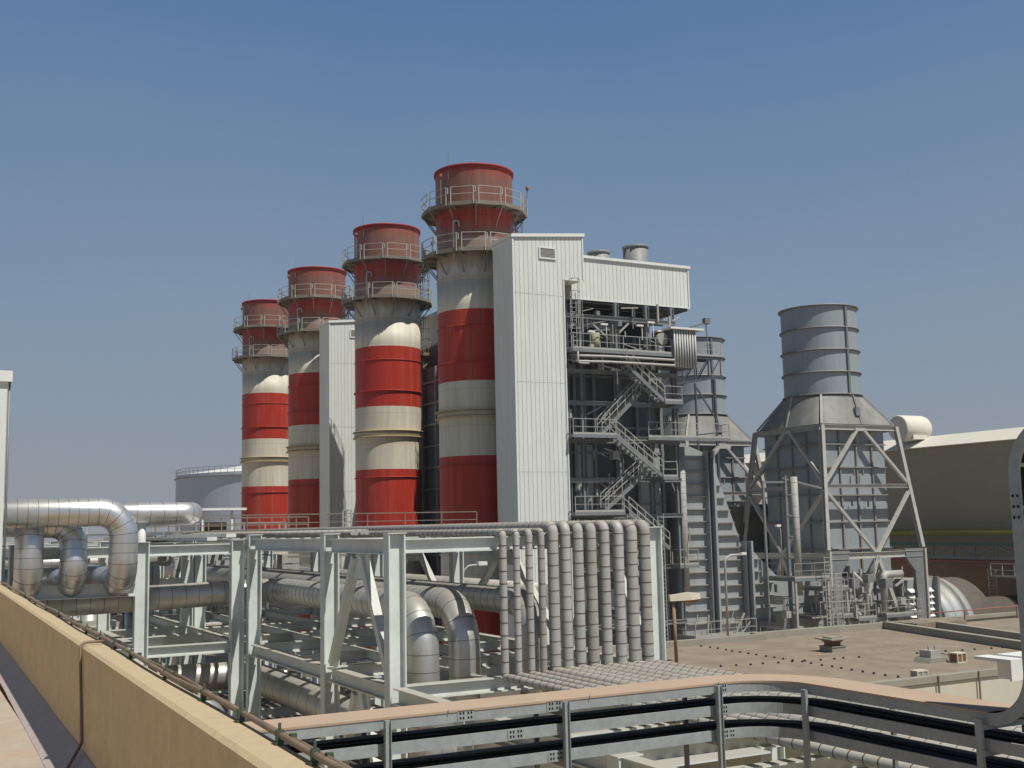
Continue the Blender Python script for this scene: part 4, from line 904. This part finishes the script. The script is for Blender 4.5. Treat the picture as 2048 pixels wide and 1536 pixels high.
# intermediate service deck in shade under the racks
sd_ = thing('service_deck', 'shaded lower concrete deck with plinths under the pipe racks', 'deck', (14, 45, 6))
a = MB(); a.box(9.0, 36.0, 27.0, 66.0, 5.9, 6.1); a.build('slab', 'shade_brown', sd_)  # slab colour darkened to deepen the shade under the racks
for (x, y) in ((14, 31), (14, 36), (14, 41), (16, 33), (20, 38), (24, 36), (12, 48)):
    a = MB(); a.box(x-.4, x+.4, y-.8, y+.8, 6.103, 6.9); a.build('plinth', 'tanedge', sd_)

# rack top: walkway, tray lids, canopy
ww = thing('walkway', 'grey railed walkway crossing above the pipe racks in front of the chimneys', 'walkway', (15, 50, 13.6))
a = MB(); a.box(8.0, 24.5, 50.0, 51.2, 13.98, 14.04); a.build('deck', 'platform', ww)
a = MB(); railing(a, [(11.5, 50.0, 13.6), (24.5, 50.0, 13.6)], 1.1, 1.9, .045, mids=2); railing(a, [(8.0, 51.2, 13.6), (16.5, 51.2, 13.6)], 1.0, .55, .05, mids=2); a.build('railing', 'platform', ww)
a = MB(); railing(a, [(17.6, 49.6, 13.7), (18.0, 49.6, 13.7)], 1.15, .2, .06, mids=3); a.build('gate', 'rail', ww)
w2 = thing('walkway', 'pale railed walkway far behind the short shiny pipe at the left', 'walkway', (15, 63, 13.2))
a = MB(); a.box(1.5, 19, 63, 64.2, 13.2, 13.3); a.build('deck', 'platform', w2)
a = MB(); railing(a, [(1.5, 63, 13.3), (19, 63, 13.3)], 1.15, 1.2, .07, mids=2); railing(a, [(1.5, 64.2, 13.3), (19, 64.2, 13.3)], 1.15, 1.2, .07, mids=2); a.build('railing', 'rail', w2)
for i, (x, y0, y1) in enumerate(((9.05, 38.2, 60), (9.5, 37.5, 47), (8.4, 42, 66))):
    a = MB(); a.box(x-.16, x+.16, y0, y1, 13.72+.1*i, 13.84+.1*i); tag(a.build('cable_duct', 'white'), ['bright white lidded cable duct on top of the left rack', 'shorter white lidded cable duct beside the rack column head', 'far white lidded cable duct on the left rack'][i], 'cable duct', 'white lidded cable ducts')
cn2 = thing('canopy', 'small white flat canopy on thin posts left of the farthest chimney', 'canopy', (14.8, 60.3, 13.3))
a = MB(); a.box(13.4, 15.9, 59.6, 61.6, 15.1, 15.22); a.build('roof', 'white', cn2)
for x in (13.7, 15.2): a = MB(); a.bar((x, 59.9, 13.3), (x, 59.9, 15.1), .12); a.build('post', 'white', cn2)
a = MB(); a.box(13.9, 15.1, 60.6, 61.3, 13.3, 14.5); a.build('cabinet', 'brown', cn2)

# ------------------------------------------------------------------ cable trays in the foreground
def fillet(path, bends):
    P = [Vector(p) for p in path]; pts = [P[0]]
    for i in range(1, len(P)-1):
        a = (P[i-1]-P[i]).normalized(); b = (P[i+1]-P[i]).normalized(); ang = math.acos(max(-1, min(1, a.dot(b)))); bd = bends[i-1]
        t = bd/math.tan(ang/2); c = P[i]+(a+b).normalized()*bd/math.sin(ang/2); v0 = P[i]+a*t-c; v1 = P[i]+b*t-c; tot = math.pi-ang
        for k in range(15): f = k/14; pts.append(c+(v0*math.sin((1-f)*tot)+v1*math.sin(f*tot))/math.sin(tot))
    pts.append(P[-1]); return pts
def sweep(mb, pts, rects, m=0, up0=(0, 0, 1)):
    U = Vector(up0); fr = []
    for i, p in enumerate(pts):
        t = (pts[min(i+1, len(pts)-1)]-pts[max(i-1, 0)]).normalized(); U = (U-t*U.dot(t)).normalized(); fr.append((p, t.cross(U), U))
    for (s0, s1, u0_, u1_) in rects:
        k = len(mb.v)
        for p, s_, u_ in fr:
            for a, b in ((s0, u0_), (s1, u0_), (s1, u1_), (s0, u1_)): mb.v.append(tuple(p+s_*a+u_*b))
        n = len(fr)
        for i in range(n-1):
            for j in range(4): a = k+i*4+j; b = k+i*4+(j+1) % 4; mb.face([a, b, b+4, a+4], m)
        mb.face([k+3, k+2, k+1, k], m); mb.face([k+(n-1)*4+j for j in range(4)], m)
    return fr
HW = .22
def tray(zt, up_turn, label, lid):
    r = thing('cable_tray', label, 'cable tray', (5, 8.98, zt-.1), 'stacked cable trays in the foreground')
    if up_turn: path = [(1.95, 8.98, zt), (7.6, 8.98, zt), (7.6, 5.93, zt), (7.6, 5.93, 14.72), (7.6, 2.5, 14.72)]; bends = [.75, .34, .42]
    else: path = [(1.95, 8.98, zt), (7.6, 8.98, zt), (7.6, 1.0, zt)]; bends = [.75]
    pts = fillet(path, bends); rh = .092
    # n.b. side vector points to the viewer's side of the run
    a = MB(); sweep(a, pts, [(HW-.003, HW, -rh, 0), (HW-.02, HW-.003, -.004, 0), (HW-.02, HW-.003, -rh, -rh+.004)]); a.build('side_rail', 'galv', r)
    a = MB(); sweep(a, pts, [(-HW, -HW+.003, -rh, 0), (-HW+.003, -HW+.02, -.004, 0), (-HW+.003, -HW+.02, -rh, -rh+.004)]); a.build('side_rail', 'galv', r)
    a = MB(); U = Vector((0, 0, 1)); dacc = 0; last = pts[0]
    dense = []
    for p, q in zip(pts[:-1], pts[1:]):
        L_ = (q-p).length; n = max(1, int(L_/.05))
        for k in range(n): dense.append((p.lerp(q, k/n), (q-p).normalized()))
    for i, (p, t) in enumerate(dense):
        U = (U-t*U.dot(t)).normalized(); dacc += (p-last).length; last = p
        if dacc > .3: dacc = 0; s_ = t.cross(U); a.bar(p-s_*(HW-.005)-U*(rh-.012), p+s_*(HW-.005)-U*(rh-.012), .03, .018, upv=tuple(U))
    a.build('rung', 'galv', r)
    a = MB(); random.seed(int(zt*100)); rects = []
    for k in range(11):
        c = -.195+k*.039+random.uniform(-.006, .006); h_ = random.uniform(.028, .05); rects.append((c-.019, c+.019, -.06, -.06+h_))
    sweep(a, pts, rects); sweep(a, pts, [(-.2, .2, -.066, -.0605)]); a.build('cables', 'black', r)
    if lid:
        lp = fillet([(1.95, 8.98, zt), (7.6, 8.98, zt), (7.6, 6.27, zt)], [.75])
        a = MB(); sweep(a, lp, [(-HW-.006, HW+.006, .003, .008), (HW+.003, HW+.006, -.01, .003)]); a.build('dusty_lid', 'cover', r)
        for x in (4.0, 6.75, 5.35):
            a = MB(); a.bar((x, 8.98-HW-.016, zt-.01), (x, 8.98-HW-.016, zt+.02), .006); a.build('lid_clip', 'galv', r)
    for xs_ in ((4.16, 5.0, 6.78) if lid else ((4.62, 6.78) if zt > 12.2 else (5.0, 6.85))):
        a = MB(); y = 8.98-HW; x = xs_
        a.box(x-.075, x+.075, y-.006, y-.001, zt-rh+.004, zt-.004)
        for dx in (-.05, -.022, .022, .05):
            for dz in (-.022, -.06): a.box(x+dx-.007, x+dx+.007, y-.009, y-.0062, zt+dz-.009, zt+dz+.009, 1)
        a.build('splice_plate', ['galv', 'black'], r)
    if lid:
        a = MB()
        for sdx in (7.6-HW,):
            for z in (13.98, 14.06, 14.14):
                for y in (5.86, 5.90): a.box(sdx-.012, sdx-.004, y-.007, y+.007, z-.01, z+.01, 1)
        a.box(sdx-.0038, sdx-.001, 5.845, 5.925, 13.92, 14.2); a.build('splice_plate', ['galv', 'black'], r)
    return r
tray(12.505, True, 'top cable tray with dusty pink lid that turns upright at the right edge', True)
tray(12.31, False, 'middle open cable tray full of black cables under the lidded tray', False)
tray(12.09, False, 'bottom open cable tray full of black cables, lowest of three', False)
tp = thing('tray_stand', 'grey channel posts and crossbars holding the three foreground cable trays', 'support frame', (5, 8.6, 10.4))
for x, y in ((3.45, 8.71), (5.08, 8.71), (6.71, 8.71), (7.345, 8.25), (7.345, 6.32)):
    a = MB(); 
    if y > 8.5: a.box(x-.025, x+.025, y-.012, y+.012, 10.4, 12.497); a.box(x-.025, x-.02, y-.034, y-.012, 10.4, 12.497); a.box(x+.02, x+.025, y-.034, y-.012, 10.4, 12.497)
    else: a.box(x-.03, x-.003, y-.03, y+.03, 10.4, 12.46)
    a.build('post', 'galv', tp)
for x, y in ((3.45, 9.22), (5.08, 9.22), (6.71, 9.22), (7.86, 7.7), (7.86, 6.32)):
    a = MB(); a.box(x-.02, x+.02, y-.0, y+.03, 10.4, 12.5); a.build('post', 'steel_dark', tp)
for zt in (12.505, 12.31, 12.09):
    for x in (3.45, 5.08, 6.71): a = MB(); a.box(x-.02, x+.02, 8.74, 9.21, zt-.13, zt-.088); a.build('crossbar', 'galv', tp)
    a = MB(); a.box(7.35, 7.85, 6.30, 6.34, zt-.13, zt-.088); a.build('crossbar', 'galv', tp)
for x in (3.45, 5.08, 6.71): a = MB(); a.box(x-.08, x+.08, 8.4, 9.5, 10.3, 10.4); a.build('base_beam', 'steel', tp)
sb = thing('beam_stub', 'white ended grey steel beam entering at the right edge under the upright tray', 'steel beam', (11, 8.3, 12.4))
a = MB(); a.box(9.85, 10.06, 8.05, 8.5, 12.53, 12.56); a.box(9.85, 10.06, 8.05, 8.075, 12.35, 12.53); a.build('end_plate', 'white', sb)
a = MB(); a.box(10.07, 14, 7.95, 8.4, 12.55, 12.575); a.box(10.07, 10.09, 7.95, 8.4, 12.33, 12.55, 0); a.box(10.1, 14, 7.99, 8.03, 12.33, 12.549, 1); a.build('beam', ['white', 'struct'], sb)

# ------------------------------------------------------------------ tan roof on the right
tr = thing('low_building', 'low building with a wide tan gravelly roof and cream wall at the right', 'building', (28, 27, 0))
a = MB(); a.box(18.6, 60, 21.0, 31.1, 0, 9.88); a.box(25.9, 60, 31.1, 31.45, 0, 9.88); a.build('wall', 'cream', tr)
a = MB(); a.box(18.7, 59.9, 21.2, 31.0, 9.883, 10.0); a.box(26.0, 59.9, 31.0, 31.35, 9.884, 9.996); a.build('roof', 'tanroof', tr)
a = MB()
for b in ((18.6, 25.9, 30.85, 31.1, 10.2), (25.7, 60, 31.22, 31.47, 10.21), (25.69, 25.91, 31.101, 31.219, 10.19), (18.6, 18.8, 21.21, 30.84, 10.12), (18.6, 60, 20.95, 21.2, 10.06)): a.box(b[0], b[1], b[2], b[3], 9.9, b[4])
a.build('kerb', 'tanedge', tr)
a = MB(); a.bar((31.75, 31.2, 10.12), (29.0, 21.25, 10.12), .26, .26); a.build('parapet', 'tanedge', tr)
a = MB(); a.bar((33.4, 31.2, 10.12), (30.4, 21.25, 10.12), .26, .28); a.build('parapet', 'tanedge', tr)
a = MB(); a.box(31.9, 34.4, 29.9, 31.2, 10.002, 10.25); a.build('raised_slab', 'tanroof', tr)
for x in (22.95, 24.4):
    a = MB(); a.bar((x, 20.93, 9.2), (x, 20.93, 10.07), .035); a.build('wall_conduit', 'conduit', tr)
ven = thing('roof_vent', 'mushroom topped square vent in the middle of the tan roof', 'roof vent', (25.4, 27.1, 10))
def bx(c, hx, hy, z0, z1, mb=None): mb = mb or MB(); mb.box(c[0]-hx, c[0]+hx, c[1]-hy, c[1]+hy, z0, z1); return mb
VC = (25.15, 26.95)
a = bx(VC, .27, .27, 10.0, 10.15); bx(VC, .29, .29, 10.15, 10.175, a); a.build('curb', 'tanedge', ven)
a = MB()
for hz_, z in ((.17, 10.175), (.17, 10.27), (.26, 10.36)): a.v += [(VC[0]+sx_*hz_, VC[1]+sy_*hz_, z) for sx_, sy_ in ((-1, -1), (1, -1), (1, 1), (-1, 1))]
for l in range(2):
    for j in range(4): a.face([l*4+j, l*4+(j+1) % 4, l*4+4+(j+1) % 4, l*4+4+j])
a.build('neck', 'brown', ven)
a = bx(VC, .36, .36, 10.362, 10.40); bx(VC, .2, .2, 10.402, 10.44, a); a.build('cap', 'tanedge', ven)
ac = thing('ventilation_unit', 'grey ventilation unit with small pipes on the tan roof', 'ventilation unit', (25.5, 23.5, 10)); VC = (25.35, 23.35)
a = MB(); a.prism([(VC[0]-.36, 10.0), (VC[0]+.36, 10.0), (VC[0]+.27, 10.14), (VC[0]-.27, 10.14)], 23.05, 23.65); a.build('base', 'tanedge', ac)
a = bx(VC, .2, .2, 10.14, 10.33); a.build('housing', 'equip', ac)
for dx in (-.12, .12): a = MB(); a.tube([(VC[0]+dx, 23.3, 10.3), (VC[0]+dx, 23.3, 10.48)], .015, 6); a.build('pipe', 'steel_dark', ac)
a = MB(); a.tube([(VC[0]+.2, 23.2, 10.25), (VC[0]+.45, 23.1, 10.2), (VC[0]+.45, 23.1, 10.0)], .02, 6); a.build('pipe', 'steel_dark', ac)
def ac_unit(label, x, y, sx_, sy_, h_, fan):
    r = thing('air_conditioner', label, 'air conditioner', (x, y, 10), 'air conditioner boxes')
    a = MB(); t = .03
    a.box(x-sx_, x+sx_, y-sy_, y+sy_, 10+h_-t, 10+h_); a.box(x-sx_, x+sx_, y-sy_, y+sy_, 10.0, 10+t); 
    for xx in (x-sx_, x+sx_-t): 
        for yy in (y-sy_, y+sy_-t): a.box(xx, xx+t, yy, yy+t, 10+t, 10+h_-t)
    a.box(x-t/2, x+t/2, y-sy_, y-sy_+t, 10+t, 10+h_-t); a.build('frame', 'lampcream', r)
    a = MB(); a.box(x-sx_+.02, x+sx_-.02, y-sy_+.02, y+sy_-.02, 10+t+.002, 10+h_-t-.002); a.build('grille', fan, r); return r
ac_unit('cream framed air conditioner box with brown grilles on the tan roof', 25.85, 22.85, .18, .15, .27, 'brown')
ac_unit('small white box near the front edge of the tan roof', 22.75, 21.35, .19, .12, .18, 'equip')
dots = []
def row(p, q, n):
    for i in range(n): f = i/(n-1); dots.append((p[0]+(q[0]-p[0])*f+random.uniform(-.05, .05), p[1]+(q[1]-p[1])*f+random.uniform(-.05, .05)))
row((23.0, 30.95), (22.3, 21.6), 23); row((20.2, 26.0), (24.6, 25.3), 11); row((26.6, 25.0), (30.2, 24.4), 8)
a = MB(); a.cyl((0, 0), .038, .028, 0, .045, 8); proto = a.build('conductor_block', 'black'); 
for i, (x, y) in enumerate(dots):
    o = proto if i == 0 else proto.copy()
    if i: S.collection.objects.link(o)
    o.location = (x, y, 10.002); tag(o, 'small black block in the dotted rows across the tan roof', 'roof block', 'black conductor blocks dotted over the tan roof')
a = MB(); a.tube([(33.6, 31.0, 10.45), (44, 31.0, 10.5)], .02, 6); 
for x in (35.6, 38.5, 42): a.bar((x, 31.0, 10), (x, 31.0, 10.45), .05)
tag(a.build('guard_rail', 'pink'), 'faded red guard rail at the far edge of the tan roof', 'railing')

# ------------------------------------------------------------------ lamps
lp = thing('street_lamp', 'large cream lamp with amber lens on a brown post beside the pipe bundle', 'street lamp', (19.75, 27.5, 10))
a = MB(); a.tube([(19.75, 27.5, 10), (19.72, 27.5, 11.75)], .05, 10); a.build('post', 'brownpost', lp)
a = MB(); k = len(a.v)
q0 = Vector((19.72, 27.5, 11.75)); dx_ = Vector((.88, -.30, .03)).normalized(); sy_ = dx_.cross(Vector((0, 0, 1))).normalized(); uz = sy_.cross(dx_)
def lb(mb, s0, s1, w0, w1, h0a, h0b, h1a, h1b, m=0):
    k = len(mb.v)
    for s_, w_, ha, hb in ((s0, w0, h0a, h0b), (s1, w1, h1a, h1b)):
        for a_, b_ in ((-w_, ha), (w_, ha), (w_*.7, hb), (-w_*.7, hb)): mb.v.append(tuple(q0+dx_*s_+sy_*a_+uz*b_))
    for f in ((0, 1, 2, 3), (7, 6, 5, 4), (0, 4, 5, 1), (1, 5, 6, 2), (2, 6, 7, 3), (3, 7, 4, 0)): mb.face([k+i for i in f], m)
lb(a, -.12, .5, .11, .16, 0, .17, 0, .22); lb(a, .5, .78, .16, .12, 0, .22, .02, .17); a.build('housing', 'lampcream', lp)
a = MB(); lb(a, .18, .5, .09, .12, -.03, -.002, -.07, -.002); lb(a, .5, .72, .12, .08, -.07, -.002, -.03, -.002); a.build('lens', 'orange', lp)
def lamp(label, x, y, z0, z1, dx, dy, wdt=.05):
    r = thing('street_lamp', label, 'street lamp', (x, y, z0), 'small curved arm street lamps')
    a = MB(); a.tube([(x, y, z0), (x, y, z1-.25), (x+dx*.35, y+dy*.35, z1-.02), (x+dx, y+dy, z1)], wdt, 8, bend=.3); a.build('post', 'rail', r)
    a = MB(); a.box(x+dx-.1, x+dx+.32, y+dy-.12, y+dy+.12, z1-.02, z1+.14); a.build('lamp_head', 'white', r); return r
lamp('small curved arm lamp in front of the cream base of the nearest chimney', 21.35, 45, 8, 12.35, .75, -.1)
lamp('tall curved arm lamp in front of the ribbed inlet duct', 47.2, 60, 5, 11.8, 1.4, 0, .08)
lamp('thin lamp post above the burner platform left of the near bypass stack', 58.9, 68.0, 9.6, 13.5, -.35, 0, .05)

# ------------------------------------------------------------------ dusty air
hzm = bpy.data.materials.new('dusty_air'); hzm.use_nodes = True; t = hzm.node_tree; t.nodes.clear()
ov = t.nodes.new('ShaderNodeOutputMaterial'); pv = t.nodes.new('ShaderNodeVolumePrincipled'); t.links.new(pv.outputs[0], ov.inputs['Volume'])
pv.inputs['Color'].default_value = (.86, .90, .98, 1); pv.inputs['Density'].default_value = .0002; pv.inputs['Anisotropy'].default_value = .2
M['haze'] = hzm
a = MB(); a.box(-1600, 2600, -260, 3600, -2, 46); o = a.build('haze', 'haze'); o['kind'] = 'stuff'
